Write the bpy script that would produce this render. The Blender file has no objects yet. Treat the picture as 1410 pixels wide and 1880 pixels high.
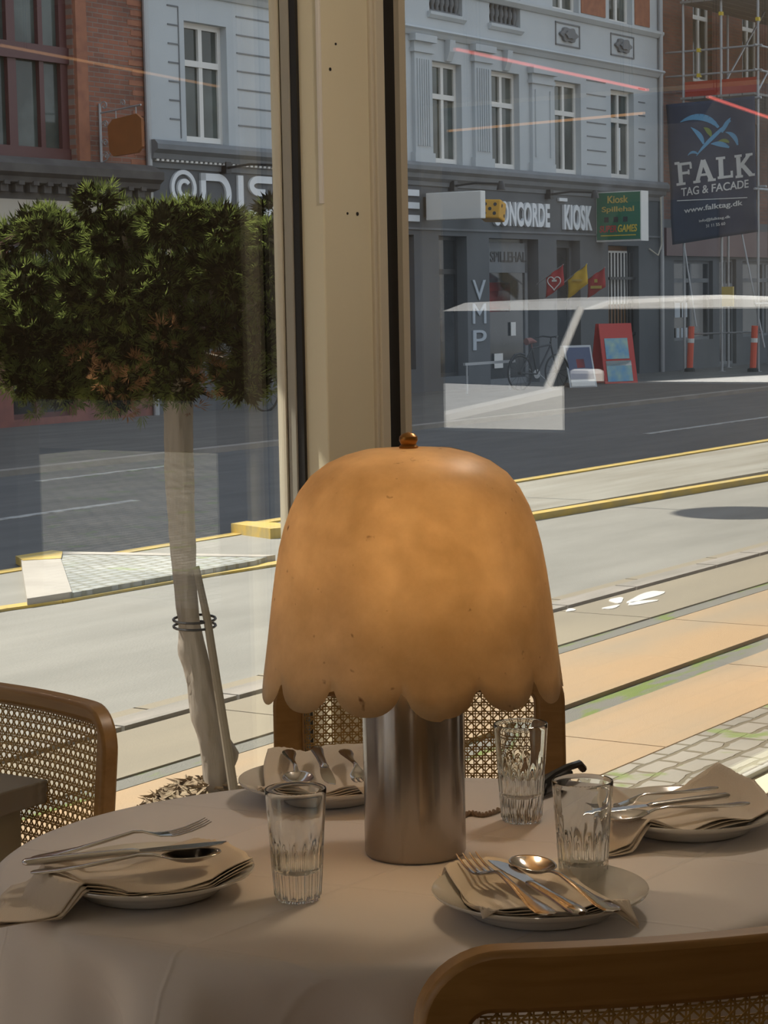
import bpy, bmesh, math, random
import numpy as np
from mathutils import Matrix, Vector
random.seed(7); RNG = np.random.default_rng(11)
PI = math.pi
C = bpy.context.scene.collection
scn = bpy.context.scene

# ------------------------------------------------------------------ camera
F = 3900.0; PITCH = math.atan(385/3900.0); ROLL = 0.0185; CAMZ = 1.49
cd = bpy.data.cameras.new('camera'); cam = bpy.data.objects.new('camera', cd); C.objects.link(cam)
fw = Vector((0, math.cos(PITCH), -math.sin(PITCH))); rt = Vector((1, 0, 0)); up = rt.cross(fw)
r2 = rt*math.cos(ROLL) - up*math.sin(ROLL); u2 = up*math.cos(ROLL) + rt*math.sin(ROLL)
Mc = Matrix((( r2.x, u2.x, -fw.x, 0), (r2.y, u2.y, -fw.y, 0), (r2.z, u2.z, -fw.z, CAMZ), (0, 0, 0, 1)))
cam.matrix_world = Mc
cd.sensor_fit = 'HORIZONTAL'; cd.sensor_width = 36.0; cd.lens = 36.0*F/1410.0
cd.clip_start = 0.05; cd.clip_end = 400
cd.dof.use_dof = False
scn.camera = cam

# ------------------------------------------------------------------ street frame (s along the street, p across it)
TH = math.radians(33.2); RS = PI/2 - TH
MS = Matrix.Rotation(RS, 4, 'Z')
FL = -0.20                      # restaurant floor
G = -0.30                       # street level

# ------------------------------------------------------------------ world, sun, exposure
w = bpy.data.worlds.new('sky'); scn.world = w; w.use_nodes = True
nt = w.node_tree; bg = nt.nodes['Background']
tc = nt.nodes.new('ShaderNodeTexCoord'); sx = nt.nodes.new('ShaderNodeSeparateXYZ'); cr = nt.nodes.new('ShaderNodeValToRGB')
nt.links.new(tc.outputs['Generated'], sx.inputs[0]); nt.links.new(sx.outputs['Z'], cr.inputs[0]); nt.links.new(cr.outputs[0], bg.inputs[0])
cr.color_ramp.elements[0].position = 0.0; cr.color_ramp.elements[0].color = (0.86, 0.90, 0.95, 1)
cr.color_ramp.elements[1].position = 0.6; cr.color_ramp.elements[1].color = (0.66, 0.78, 0.95, 1)
bg.inputs[1].default_value = 0.80
sl = bpy.data.lights.new('sun', 'SUN'); sl.energy = 6.0; sl.angle = 0.009; sl.color = (1.0, 0.92, 0.78)
so = bpy.data.objects.new('sun', sl); C.objects.link(so)
SUNL = Vector((-0.30, 1.0, 1.54))                      # towards the sun, street frame
sunw = MS.to_3x3() @ SUNL
so.rotation_euler = sunw.to_track_quat('Z', 'Y').to_euler(); so.location = (0, 0, 30)
vs = scn.view_settings
scn.display_settings.display_device = 'sRGB'
vs.view_transform = 'Standard'; vs.look = 'None'; vs.gamma = 1.0; vs.use_curve_mapping = False
vs.exposure = 0.46

# ------------------------------------------------------------------ materials
MATS = {}
def nm(name):
    m = bpy.data.materials.new(name); m.use_nodes = True; MATS[name] = m
    return m, m.node_tree, m.node_tree.nodes['Principled BSDF']
def mat(name, col, rough=0.6, metal=0.0, col2=None, scale=5.0, detail=4.0, bump=0.0, bscale=None, stretch=None, lo=0.35, hi=0.65, spec=0.5, coords='Object'):
    m, t, b = nm(name)
    b.inputs['Base Color'].default_value = (*col, 1); b.inputs['Roughness'].default_value = rough
    b.inputs['Metallic'].default_value = metal; b.inputs['Specular IOR Level'].default_value = spec
    tcn = t.nodes.new('ShaderNodeTexCoord'); mp = t.nodes.new('ShaderNodeMapping')
    t.links.new(tcn.outputs[coords], mp.inputs[0])
    if stretch: mp.inputs['Scale'].default_value = stretch
    if col2 is not None:
        n = t.nodes.new('ShaderNodeTexNoise'); n.inputs['Scale'].default_value = scale; n.inputs['Detail'].default_value = detail
        r = t.nodes.new('ShaderNodeValToRGB'); t.links.new(mp.outputs[0], n.inputs['Vector']); t.links.new(n.outputs['Fac'], r.inputs[0])
        r.color_ramp.elements[0].position = lo; r.color_ramp.elements[0].color = (*col, 1)
        r.color_ramp.elements[1].position = hi; r.color_ramp.elements[1].color = (*col2, 1)
        t.links.new(r.outputs[0], b.inputs['Base Color'])
    if bump:
        n2 = t.nodes.new('ShaderNodeTexNoise'); n2.inputs['Scale'].default_value = bscale or scale*4; n2.inputs['Detail'].default_value = 6
        bp = t.nodes.new('ShaderNodeBump'); bp.inputs['Strength'].default_value = bump; bp.inputs['Distance'].default_value = 0.01
        t.links.new(mp.outputs[0], n2.inputs['Vector']); t.links.new(n2.outputs['Fac'], bp.inputs['Height']); t.links.new(bp.outputs[0], b.inputs['Normal'])
    return m
def brick(name, c1, c2, mortar, bw, bh, ms=0.012, xz=True, rough=0.85, noise=0.25, bump=0.4, distort=0.0, offs=0.5, green=None, gscale=1.5, glo=0.56):
    m, t, b = nm(name)
    b.inputs['Roughness'].default_value = rough
    tcn = t.nodes.new('ShaderNodeTexCoord'); s = t.nodes.new('ShaderNodeSeparateXYZ'); c = t.nodes.new('ShaderNodeCombineXYZ')
    t.links.new(tcn.outputs['Object'], s.inputs[0])
    t.links.new(s.outputs['X'], c.inputs['X']); t.links.new(s.outputs['Z' if xz else 'Y'], c.inputs['Y'])
    vec = c.outputs[0]
    if distort:
        n = t.nodes.new('ShaderNodeTexNoise'); n.inputs['Scale'].default_value = 3.5; n.inputs['Detail'].default_value = 3
        t.links.new(c.outputs[0], n.inputs['Vector'])
        ma = t.nodes.new('ShaderNodeVectorMath'); ma.operation = 'MULTIPLY_ADD'
        ma.inputs[1].default_value = (distort,)*3; t.links.new(n.outputs['Color'], ma.inputs[0]); t.links.new(c.outputs[0], ma.inputs[2]); vec = ma.outputs[0]
    k = t.nodes.new('ShaderNodeTexBrick'); t.links.new(vec, k.inputs['Vector'])
    k.inputs['Color1'].default_value = (*c1, 1); k.inputs['Color2'].default_value = (*c2, 1); k.inputs['Mortar'].default_value = (*mortar, 1)
    k.inputs['Scale'].default_value = 1.0; k.inputs['Brick Width'].default_value = bw; k.inputs['Row Height'].default_value = bh
    k.inputs['Mortar Size'].default_value = ms; k.inputs['Mortar Smooth'].default_value = 0.3; k.offset = offs
    n = t.nodes.new('ShaderNodeTexNoise'); n.inputs['Scale'].default_value = 1.3; n.inputs['Detail'].default_value = 8; t.links.new(c.outputs[0], n.inputs['Vector'])
    mr = t.nodes.new('ShaderNodeMapRange'); mr.inputs[1].default_value = 0.3; mr.inputs[2].default_value = 0.7; mr.inputs[3].default_value = 1-noise; mr.inputs[4].default_value = 1+noise
    t.links.new(n.outputs['Fac'], mr.inputs[0])
    mx = t.nodes.new('ShaderNodeVectorMath'); mx.operation = 'SCALE'; t.links.new(k.outputs['Color'], mx.inputs[0]); t.links.new(mr.outputs[0], mx.inputs['Scale'])
    out = mx.outputs[0]
    if green:
        n3 = t.nodes.new('ShaderNodeTexNoise'); n3.inputs['Scale'].default_value = gscale; n3.inputs['Detail'].default_value = 5; t.links.new(c.outputs[0], n3.inputs['Vector'])
        m3 = t.nodes.new('ShaderNodeMapRange'); m3.inputs[1].default_value = glo; m3.inputs[2].default_value = glo+0.05; t.links.new(n3.outputs['Fac'], m3.inputs[0])
        mm = t.nodes.new('ShaderNodeMix'); mm.data_type = 'RGBA'; t.links.new(m3.outputs[0], mm.inputs[0]); t.links.new(out, mm.inputs[6]); mm.inputs[7].default_value = (*green, 1); out = mm.outputs[2]
    t.links.new(out, b.inputs['Base Color'])
    bp = t.nodes.new('ShaderNodeBump'); bp.inputs['Strength'].default_value = bump; bp.inputs['Distance'].default_value = 0.01; bp.invert = True
    t.links.new(k.outputs['Fac'], bp.inputs['Height']); t.links.new(bp.outputs[0], b.inputs['Normal'])
    return m

mat('plaster', (0.48, 0.51, 0.53), 0.9, col2=(0.54, 0.57, 0.585), scale=0.7, bump=0.15, bscale=30)
mat('plaster_dark', (0.105, 0.112, 0.120), 0.8, col2=(0.13, 0.137, 0.145), scale=0.8)
mat('cornice_grey', (0.17, 0.18, 0.19), 0.8, col2=(0.21, 0.22, 0.23), scale=2)
brick('red_brick', (0.30, 0.115, 0.07), (0.20, 0.085, 0.06), (0.22, 0.16, 0.13), 0.24, 0.075, 0.010)
brick('brown_brick', (0.23, 0.095, 0.06), (0.16, 0.07, 0.05), (0.15, 0.11, 0.09), 0.24, 0.075, 0.010)
mat('orange_brick', (0.36, 0.15, 0.085), 0.85, col2=(0.27, 0.11, 0.07), scale=6)
mat('dark_stone', (0.075, 0.066, 0.062), 0.8, col2=(0.11, 0.10, 0.09), scale=3, bump=0.2)
mat('cream_fascia', (0.50, 0.44, 0.36), 0.7)
mat('oxblood', (0.10, 0.035, 0.035), 0.45)
mat('brown_red', (0.26, 0.10, 0.08), 0.7, col2=(0.20, 0.08, 0.07), scale=4)
mat('white_paint', (0.72, 0.70, 0.66), 0.5)
mat('far_pane', (0.045, 0.055, 0.05), 0.08, col2=(0.10, 0.12, 0.11), scale=0.9, lo=0.4, hi=0.6)
mat('dark_pane', (0.018, 0.022, 0.026), 0.08, col2=(0.045, 0.05, 0.055), scale=1.2)
mat('black_metal', (0.02, 0.02, 0.022), 0.4)
mat('galvanised', (0.42, 0.43, 0.44), 0.45, metal=0.5)
mat('rusty_sign', (0.30, 0.10, 0.025), 0.7, col2=(0.25, 0.085, 0.02), scale=5)
mat('sign_white', (0.80, 0.78, 0.74), 0.5)
mat('letter_white', (0.80, 0.82, 0.84), 0.5)
mat('letter_grey', (0.45, 0.50, 0.55), 0.5)
mat('yellow_plastic', (0.75, 0.38, 0.02), 0.4)
mat('green_sign', (0.02, 0.17, 0.085), 0.45)
mat('sign_gold', (0.62, 0.45, 0.10), 0.5); mat('sign_red', (0.55, 0.05, 0.04), 0.5); mat('sign_yellow', (0.75, 0.55, 0.05), 0.5)
mat('flag_red', (0.50, 0.03, 0.04), 0.6); mat('flag_yellow', (0.75, 0.48, 0.03), 0.6)
mat('poster_blue', (0.06, 0.08, 0.16), 0.4); mat('poster_sky', (0.12, 0.33, 0.55), 0.4, col2=(0.35, 0.5, 0.42), scale=4)
mat('banner_cloth', (0.022, 0.034, 0.075), 0.75, col2=(0.03, 0.045, 0.09), scale=2)
mat('banner_blue', (0.12, 0.36, 0.58), 0.6); mat('banner_green', (0.22, 0.28, 0.05), 0.6)
mat('red_mesh', (0.42, 0.05, 0.03), 0.7); mat('orange_post', (0.80, 0.12, 0.06), 0.5)
mat('planks', (0.28, 0.26, 0.24), 0.8)
mat('brown_wood_dark', (0.22, 0.11, 0.045), 0.6)
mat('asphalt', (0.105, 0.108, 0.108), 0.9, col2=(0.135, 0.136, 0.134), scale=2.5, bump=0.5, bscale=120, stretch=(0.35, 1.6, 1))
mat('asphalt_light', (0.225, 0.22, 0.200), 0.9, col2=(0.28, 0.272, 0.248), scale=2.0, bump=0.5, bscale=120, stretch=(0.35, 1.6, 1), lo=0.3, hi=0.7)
mat('platform_concrete', (0.24, 0.225, 0.19), 0.9, col2=(0.31, 0.30, 0.265), scale=1.2, bump=0.3, bscale=60, stretch=(0.35, 3.0, 1))
mat('yellow_line', (0.58, 0.40, 0.09), 0.8, col2=(0.42, 0.33, 0.14), scale=8, stretch=(0.5, 2, 1))
mat('white_line', (0.50, 0.50, 0.48), 0.8, col2=(0.16, 0.16, 0.16), scale=7, lo=0.35, hi=0.75)
mat('kerb_stone', (0.33, 0.30, 0.27), 0.9, col2=(0.24, 0.225, 0.20), scale=3, bump=0.4, bscale=80, stretch=(0.6, 4, 1))
mat('island_stone', (0.42, 0.39, 0.35), 0.9, col2=(0.36, 0.335, 0.30), scale=3)
mat('slab_orange', (0.43, 0.29, 0.165), 0.9, col2=(0.34, 0.27, 0.19), scale=0.9, bump=0.3, bscale=150, stretch=(0.5, 1.8, 1))
mat('slab_tan', (0.30, 0.26, 0.195), 0.9, col2=(0.25, 0.22, 0.17), scale=0.9, bump=0.3, bscale=150, stretch=(0.5, 1.8, 1))
mat('joint_gravel', (0.23, 0.225, 0.20), 0.95, col2=(0.20, 0.26, 0.08), scale=2.6, bump=0.8, bscale=90, stretch=(0.8, 4, 1), lo=0.52, hi=0.60)
mat('joint_dark', (0.055, 0.055, 0.04), 0.95, col2=(0.16, 0.24, 0.07), scale=2.2, lo=0.50, hi=0.58)
brick('cobbles', (0.30, 0.285, 0.25), (0.24, 0.232, 0.205), (0.13, 0.12, 0.085), 0.21, 0.115, 0.012, xz=False, noise=0.25, bump=0.9, distort=0.10, green=(0.17, 0.23, 0.085), gscale=3.2, glo=0.60)
brick('island_cobbles', (0.36, 0.37, 0.36), (0.29, 0.305, 0.295), (0.24, 0.24, 0.20), 0.12, 0.10, 0.014, xz=False, noise=0.2, bump=0.9, distort=0.1, green=(0.20, 0.27, 0.09), gscale=1.6, glo=0.63)
mat('pavement_far', (0.10, 0.095, 0.088), 0.9, col2=(0.13, 0.125, 0.115), scale=2, stretch=(0.4, 2, 1))
mat('cream_paint', (0.73, 0.69, 0.53), 0.42, col2=(0.67, 0.62, 0.47), scale=2.2, bump=0.12, bscale=14, stretch=(1, 1, 0.35))
mat('grey_frame', (0.34, 0.33, 0.29), 0.4); mat('light_frame', (0.58, 0.54, 0.44), 0.5)
mat('rubber', (0.010, 0.009, 0.009), 0.5)
mat('room_wall', (0.42, 0.37, 0.29), 0.8, col2=(0.38, 0.335, 0.26), scale=1.5)
mat('room_ceiling', (0.60, 0.57, 0.50), 0.9); mat('exterior_render', (0.45, 0.42, 0.36), 0.9)
mat('tablecloth', (0.70, 0.66, 0.62), 0.75)
mat('napkin', (0.72, 0.64, 0.54), 0.85, bump=0.25, bscale=900)
mat('porcelain', (0.72, 0.70, 0.65), 0.12)
mat('steel', (0.62, 0.60, 0.58), 0.16, metal=1.0)
mat('brass', (0.36, 0.17, 0.04), 0.3, metal=0.8)
mat('cord_fabric', (0.25, 0.18, 0.12), 0.8); mat('black_plastic', (0.012, 0.012, 0.013), 0.25)
mat('bark', (0.22, 0.185, 0.15), 0.9, col2=(0.34, 0.30, 0.26), scale=9, bump=1.0, bscale=25, stretch=(1, 1, 0.18))
mat('stake_wood', (0.20, 0.17, 0.13), 0.85, col2=(0.26, 0.22, 0.17), scale=6, stretch=(1, 1, 0.1))
mat('soil_litter', (0.20, 0.14, 0.09), 0.95, col2=(0.34, 0.27, 0.18), scale=30, bump=1.0, bscale=60)
mat('planter', (0.12, 0.11, 0.10), 0.7)
mat('car_white', (0.80, 0.81, 0.83), 0.25); mat('tyre', (0.02, 0.02, 0.02), 0.8)
mat('grey_tabletop', (0.36, 0.34, 0.30), 0.5); mat('table_leg_paint', (0.50, 0.48, 0.38), 0.5)
mat('awning_cloth', (0.45, 0.42, 0.35), 0.9)
mat('bike_black', (0.015, 0.017, 0.02), 0.4)

def wood(name, c1, c2, axis):
    m, t, b = nm(name); b.inputs['Roughness'].default_value = 0.38
    tcn = t.nodes.new('ShaderNodeTexCoord'); mp = t.nodes.new('ShaderNodeMapping'); t.links.new(tcn.outputs['Object'], mp.inputs[0])
    mp.inputs['Scale'].default_value = axis
    n = t.nodes.new('ShaderNodeTexNoise'); n.inputs['Scale'].default_value = 14; n.inputs['Detail'].default_value = 5; n.inputs['Distortion'].default_value = 0.6
    r = t.nodes.new('ShaderNodeValToRGB'); t.links.new(mp.outputs[0], n.inputs['Vector']); t.links.new(n.outputs['Fac'], r.inputs[0]); t.links.new(r.outputs[0], b.inputs['Base Color'])
    r.color_ramp.elements[0].position = 0.3; r.color_ramp.elements[0].color = (*c1, 1); r.color_ramp.elements[1].position = 0.7; r.color_ramp.elements[1].color = (*c2, 1)
    return m
wood('chair_wood_rail', (0.29, 0.155, 0.048), (0.37, 0.21, 0.070), (0.5, 4, 6))
wood('chair_wood', (0.30, 0.17, 0.065), (0.38, 0.225, 0.092), (6, 4, 0.5))
mat('cane', (0.50, 0.33, 0.11), 0.5, col2=(0.40, 0.25, 0.08), scale=40)
brick('floor_boards', (0.20, 0.11, 0.055), (0.15, 0.085, 0.045), (0.04, 0.025, 0.015), 2.2, 0.14, 0.004, xz=False, rough=0.4, bump=0.2)

# steel base of the lamp, lightly brushed
m = mat('brushed_steel', (0.36, 0.325, 0.30), 0.22, metal=1.0)
m.node_tree.nodes['Principled BSDF'].inputs['Anisotropic'].default_value = 0.9
m.node_tree.nodes['Principled BSDF'].inputs['Anisotropic Rotation'].default_value = 0.25
# creased tablecloth: pressed fold lines that run across the cloth
m, t, b = nm('pressed_cloth'); b.inputs['Base Color'].default_value = (0.70, 0.665, 0.65, 1); b.inputs['Roughness'].default_value = 0.7
b.inputs['Sheen Weight'].default_value = 0.15
tcn = t.nodes.new('ShaderNodeTexCoord'); sp_ = t.nodes.new('ShaderNodeSeparateXYZ'); t.links.new(tcn.outputs['Object'], sp_.inputs[0])
def mth(t, op, a, b_=None, c_=None):
    n = t.nodes.new('ShaderNodeMath'); n.operation = op
    for i, v in enumerate((a, b_, c_)):
        if v is None: continue
        if isinstance(v, (int, float)): n.inputs[i].default_value = v
        else: t.links.new(v, n.inputs[i])
    return n.outputs[0]
acc = None
for (ax, ay, bx_, by_) in [(-0.216, 2.425, -0.054, 2.641), (-0.054, 2.641, 0.102, 2.564)]:
    d = Vector((bx_-ax, by_-ay)).normalized(); nx, ny = -d.y, d.x; off = nx*(ax-0.03)+ny*(ay-2.79)
    proj = mth(t, 'ADD', mth(t, 'MULTIPLY', sp_.outputs['X'], nx), mth(t, 'MULTIPLY_ADD', sp_.outputs['Y'], ny, -off))
    pp = mth(t, 'SUBTRACT', mth(t, 'FRACT', mth(t, 'MULTIPLY_ADD', proj, 1/0.30, 0.5)), 0.5)
    g = mth(t, 'POWER', 2.718, mth(t, 'MULTIPLY', mth(t, 'MULTIPLY', pp, pp), -9000.0))
    acc = g if acc is None else mth(t, 'MAXIMUM', acc, g)
nz = t.nodes.new('ShaderNodeTexNoise'); nz.inputs['Scale'].default_value = 5; nz.inputs['Detail'].default_value = 2; t.links.new(tcn.outputs['Object'], nz.inputs['Vector'])
hh = mth(t, 'ADD', acc, mth(t, 'MULTIPLY', nz.outputs['Fac'], 5.0))
bp = t.nodes.new('ShaderNodeBump'); bp.inputs['Strength'].default_value = 0.4; bp.inputs['Distance'].default_value = 0.003
t.links.new(hh, bp.inputs['Height']); t.links.new(bp.outputs[0], b.inputs['Normal'])

# lamp shade: thin translucent parchment
m = bpy.data.materials.new('parchment'); m.use_nodes = True; MATS['parchment'] = m; t = m.node_tree; t.nodes.clear()
o_ = t.nodes.new('ShaderNodeOutputMaterial'); df = t.nodes.new('ShaderNodeBsdfPrincipled'); tr = t.nodes.new('ShaderNodeBsdfTranslucent'); mix = t.nodes.new('ShaderNodeMixShader')
tcn = t.nodes.new('ShaderNodeTexCoord'); n = t.nodes.new('ShaderNodeTexNoise'); n.inputs['Scale'].default_value = 9; n.inputs['Detail'].default_value = 8; n.inputs['Roughness'].default_value = 0.65
r = t.nodes.new('ShaderNodeValToRGB'); t.links.new(tcn.outputs['Object'], n.inputs['Vector']); t.links.new(n.outputs['Fac'], r.inputs[0])
r.color_ramp.elements[0].position = 0.28; r.color_ramp.elements[0].color = (0.56, 0.42, 0.24, 1); r.color_ramp.elements[1].position = 0.75; r.color_ramp.elements[1].color = (0.84, 0.68, 0.46, 1)
# small dark flecks in the parchment
n2 = t.nodes.new('ShaderNodeTexNoise'); n2.inputs['Scale'].default_value = 55; n2.inputs['Detail'].default_value = 2; t.links.new(tcn.outputs['Object'], n2.inputs['Vector'])
r2n = t.nodes.new('ShaderNodeValToRGB'); t.links.new(n2.outputs['Fac'], r2n.inputs[0]); r2n.color_ramp.elements[0].position = 0.22; r2n.color_ramp.elements[0].color = (0.35, 0.25, 0.2, 1); r2n.color_ramp.elements[1].position = 0.30; r2n.color_ramp.elements[1].color = (1, 1, 1, 1)
mm = t.nodes.new('ShaderNodeMix'); mm.data_type = 'RGBA'; mm.blend_type = 'MULTIPLY'; mm.inputs[0].default_value = 1.0; t.links.new(r.outputs[0], mm.inputs[6]); t.links.new(r2n.outputs[0], mm.inputs[7])
t.links.new(mm.outputs[2], df.inputs['Base Color']); t.links.new(mm.outputs[2], tr.inputs['Color']); df.inputs['Roughness'].default_value = 0.42
mix.inputs[0].default_value = 0.42; t.links.new(df.outputs[0], mix.inputs[1]); t.links.new(tr.outputs[0], mix.inputs[2]); t.links.new(mix.outputs[0], o_.inputs[0])

# clear tumbler glass
m = bpy.data.materials.new('clear_glass'); m.use_nodes = True; MATS['clear_glass'] = m; t = m.node_tree; t.nodes.clear()
o_ = t.nodes.new('ShaderNodeOutputMaterial'); gl = t.nodes.new('ShaderNodeBsdfGlass'); gl.inputs['IOR'].default_value = 1.45; gl.inputs['Roughness'].default_value = 0.0
gl.inputs['Color'].default_value = (0.97, 0.98, 0.98, 1); t.links.new(gl.outputs[0], o_.inputs[0])

# window glass: clear with Fresnel reflection, two panes' worth
def pane_mat(name, k, tint):
    m = bpy.data.materials.new(name); m.use_nodes = True; MATS[name] = m; t = m.node_tree; t.nodes.clear()
    o_ = t.nodes.new('ShaderNodeOutputMaterial'); tp = t.nodes.new('ShaderNodeBsdfTransparent'); gs = t.nodes.new('ShaderNodeBsdfGlossy'); mix = t.nodes.new('ShaderNodeMixShader')
    lw = t.nodes.new('ShaderNodeLayerWeight'); lw.inputs[0].default_value = 0.5
    f = mth(t, 'MULTIPLY_ADD', mth(t, 'POWER', lw.outputs['Facing'], 5.0), 0.96*k, 0.04*k)
    t.links.new(f, mix.inputs[0]); tp.inputs[0].default_value = (*tint, 1); gs.inputs[0].default_value = (1, 1, 1, 1); gs.inputs['Roughness'].default_value = 0.0
    t.links.new(tp.outputs[0], mix.inputs[1]); t.links.new(gs.outputs[0], mix.inputs[2]); t.links.new(mix.outputs[0], o_.inputs[0])
pane_mat('window_glass', 1.7, (0.97, 0.98, 0.975))
pane_mat('car_glass', 2.5, (0.15, 0.18, 0.2))

# foliage: green scale-leaf sprays, with dry brown ones as a second material
def leaf_mat(name, c1, c2, c3):
    m = bpy.data.materials.new(name); m.use_nodes = True; MATS[name] = m; t = m.node_tree; t.nodes.clear()
    o_ = t.nodes.new('ShaderNodeOutputMaterial'); df = t.nodes.new('ShaderNodeBsdfDiffuse'); tr = t.nodes.new('ShaderNodeBsdfTranslucent'); mix = t.nodes.new('ShaderNodeMixShader')
    tcn = t.nodes.new('ShaderNodeTexCoord'); n = t.nodes.new('ShaderNodeTexNoise'); n.inputs['Scale'].default_value = 22; n.inputs['Detail'].default_value = 4
    r = t.nodes.new('ShaderNodeValToRGB'); t.links.new(tcn.outputs['Object'], n.inputs['Vector']); t.links.new(n.outputs['Fac'], r.inputs[0])
    r.color_ramp.elements[0].position = 0.35; r.color_ramp.elements[0].color = (*c1, 1); r.color_ramp.elements[1].position = 0.65; r.color_ramp.elements[1].color = (*c2, 1)
    t.links.new(r.outputs[0], df.inputs[0]); tr.inputs[0].default_value = (*c3, 1); mix.inputs[0].default_value = 0.25
    t.links.new(df.outputs[0], mix.inputs[1]); t.links.new(tr.outputs[0], mix.inputs[2]); t.links.new(mix.outputs[0], o_.inputs[0])
leaf_mat('leaf_green', (0.020, 0.028, 0.012), (0.050, 0.070, 0.025), (0.36, 0.46, 0.12))
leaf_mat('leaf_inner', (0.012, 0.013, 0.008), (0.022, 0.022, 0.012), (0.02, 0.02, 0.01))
leaf_mat('leaf_brown', (0.085, 0.048, 0.026), (0.17, 0.095, 0.05), (0.40, 0.21, 0.10))

def emis(name, col, s):
    m, t, b = nm(name); b.inputs['Base Color'].default_value = (*col, 1); b.inputs['Emission Color'].default_value = (*col, 1); b.inputs['Emission Strength'].default_value = s
emis('added_lamp_glow', (1.0, 0.72, 0.42), 10.0)
emis('red_neon', (1.0, 0.20, 0.16), 1.1)
emis('warm_neon', (1.0, 0.55, 0.25), 0.6)

# ------------------------------------------------------------------ mesh builder
class MB:
    def __init__(s): s.v = []; s.f = []; s.m = []; s.cur = 0
    def add(s, verts, faces, M=None):
        o = len(s.v)
        for v in verts: s.v.append(tuple(M @ Vector(v)) if M else tuple(v))
        for f in faces: s.f.append(tuple(i+o for i in f)); s.m.append(s.cur)
        return s
    def box(s, x0, x1, y0, y1, z0, z1, M=None):
        v = [(x, y, z) for x in (x0, x1) for y in (y0, y1) for z in (z0, z1)]
        return s.add(v, [(0, 1, 3, 2), (4, 6, 7, 5), (0, 4, 5, 1), (2, 3, 7, 6), (0, 2, 6, 4), (1, 5, 7, 3)], M)
    def quad(s, a, b, c, d): return s.add([a, b, c, d], [(0, 1, 2, 3)])
    def prism(s, poly, h0, h1, axis='z', M=None):
        n = len(poly)
        def P(a, b, h): return (a, b, h) if axis == 'z' else ((a, h, b) if axis == 'y' else (h, a, b))
        v = [P(a, b, h0) for a, b in poly] + [P(a, b, h1) for a, b in poly]
        f = [tuple(range(n))[::-1], tuple(range(n, 2*n))] + [(i, (i+1) % n, n+(i+1) % n, n+i) for i in range(n)]
        return s.add(v, f, M)
    def lathe(s, prof, n=32, cx=0, cy=0, rf=None, M=None, close=False):
        v = []; f = []
        for (r, z) in prof:
            for k in range(n):
                a = 2*PI*k/n; rr = r if rf is None else rf(r, z, a)
                v.append((cx+rr*math.cos(a), cy+rr*math.sin(a), z))
        m = len(prof)
        for i in range(m-1 + (1 if close else 0)):
            for k in range(n):
                a, b_ = i*n, ((i+1) % m)*n
                f.append((a+k, a+(k+1) % n, b_+(k+1) % n, b_+k))
        if not close:
            f.append(tuple(range(n))[::-1]); f.append(tuple(range((m-1)*n, m*n)))
        return s.add(v, f, M)
    def tube(s, pts, r, n=8, closed=False, M=None):
        pts = [Vector(p) for p in pts]; N = len(pts); rr = r if isinstance(r, (list, tuple)) else [r]*N
        v = []; f = []; up = None
        for i, p in enumerate(pts):
            a = pts[(i-1) % N] if (closed or i > 0) else p; b_ = pts[(i+1) % N] if (closed or i < N-1) else p
            t = (b_-a).normalized()
            if up is None: up = Vector((0, 0, 1)) if abs(t.z) < 0.9 else Vector((1, 0, 0))
            x = t.cross(up).normalized(); y = x.cross(t).normalized(); up = y
            for k in range(n):
                an = 2*PI*k/n; v.append(tuple(p + x*(rr[i]*math.cos(an)) + y*(rr[i]*math.sin(an))))
        for i in range(N if closed else N-1):
            j = (i+1) % N
            for k in range(n): f.append((i*n+k, i*n+(k+1) % n, j*n+(k+1) % n, j*n+k))
        if not closed: f.append(tuple(range(n))[::-1]); f.append(tuple(range((N-1)*n, N*n)))
        return s.add(v, f, M)
    def sphere(s, c, r, n=16, sz=1.0):
        prof = [(max(1e-4, r*math.sin(PI*i/n)), c[2]-r*sz*math.cos(PI*i/n)) for i in range(n+1)]
        return s.lathe(prof, n*2, c[0], c[1])
    def build(s, name, mats, parent=None, frame='W', base=None, smooth=False, bevel=0, kind=None, label=None, sangle=35, recalc=True):
        me = bpy.data.meshes.new(name); o = bpy.data.objects.new(name, me); C.objects.link(o)
        if parent is not None:
            base = ORG[parent.name]; o.parent = parent
        else:
            if base is None:
                a = np.array(s.v); base = (float((a[:, 0].min()+a[:, 0].max())/2), float((a[:, 1].min()+a[:, 1].max())/2), float(a[:, 2].min()))
            if frame == 'S': o.rotation_euler = (0, 0, RS); o.location = MS @ Vector(base)
            else: o.location = base
            ORG[o.name] = base
        ORG[o.name] = base
        me.from_pydata([(v[0]-base[0], v[1]-base[1], v[2]-base[2]) for v in s.v], [], s.f)
        if isinstance(mats, str): mats = [mats]
        for mm in mats: me.materials.append(MATS[mm])
        if len(mats) > 1: me.polygons.foreach_set('material_index', s.m)
        if recalc:
            bm = bmesh.new(); bm.from_mesh(me); bmesh.ops.recalc_face_normals(bm, faces=bm.faces[:]); bm.to_mesh(me); bm.free()
        if smooth:
            me.shade_smooth(); me.set_sharp_from_angle(angle=math.radians(sangle))
        if bevel:
            b = o.modifiers.new('bevel', 'BEVEL'); b.width = bevel; b.segments = 2; b.limit_method = 'ANGLE'
        if kind: o['kind'] = kind
        if label: o['label'] = label
        return o
ORG = {}
def thing(name, label, cat, base, frame='W', group=None, rz=0.0):
    o = bpy.data.objects.new(name, None); C.objects.link(o); o.empty_display_size = 0.1
    if frame == 'S': o.rotation_euler = (0, 0, RS); o.location = MS @ Vector(base)
    else: o.location = base; o.rotation_euler = (0, 0, rz)
    ORG[o.name] = base
    o['label'] = label; o['category'] = cat
    if group: o['group'] = group
    return o
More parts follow.
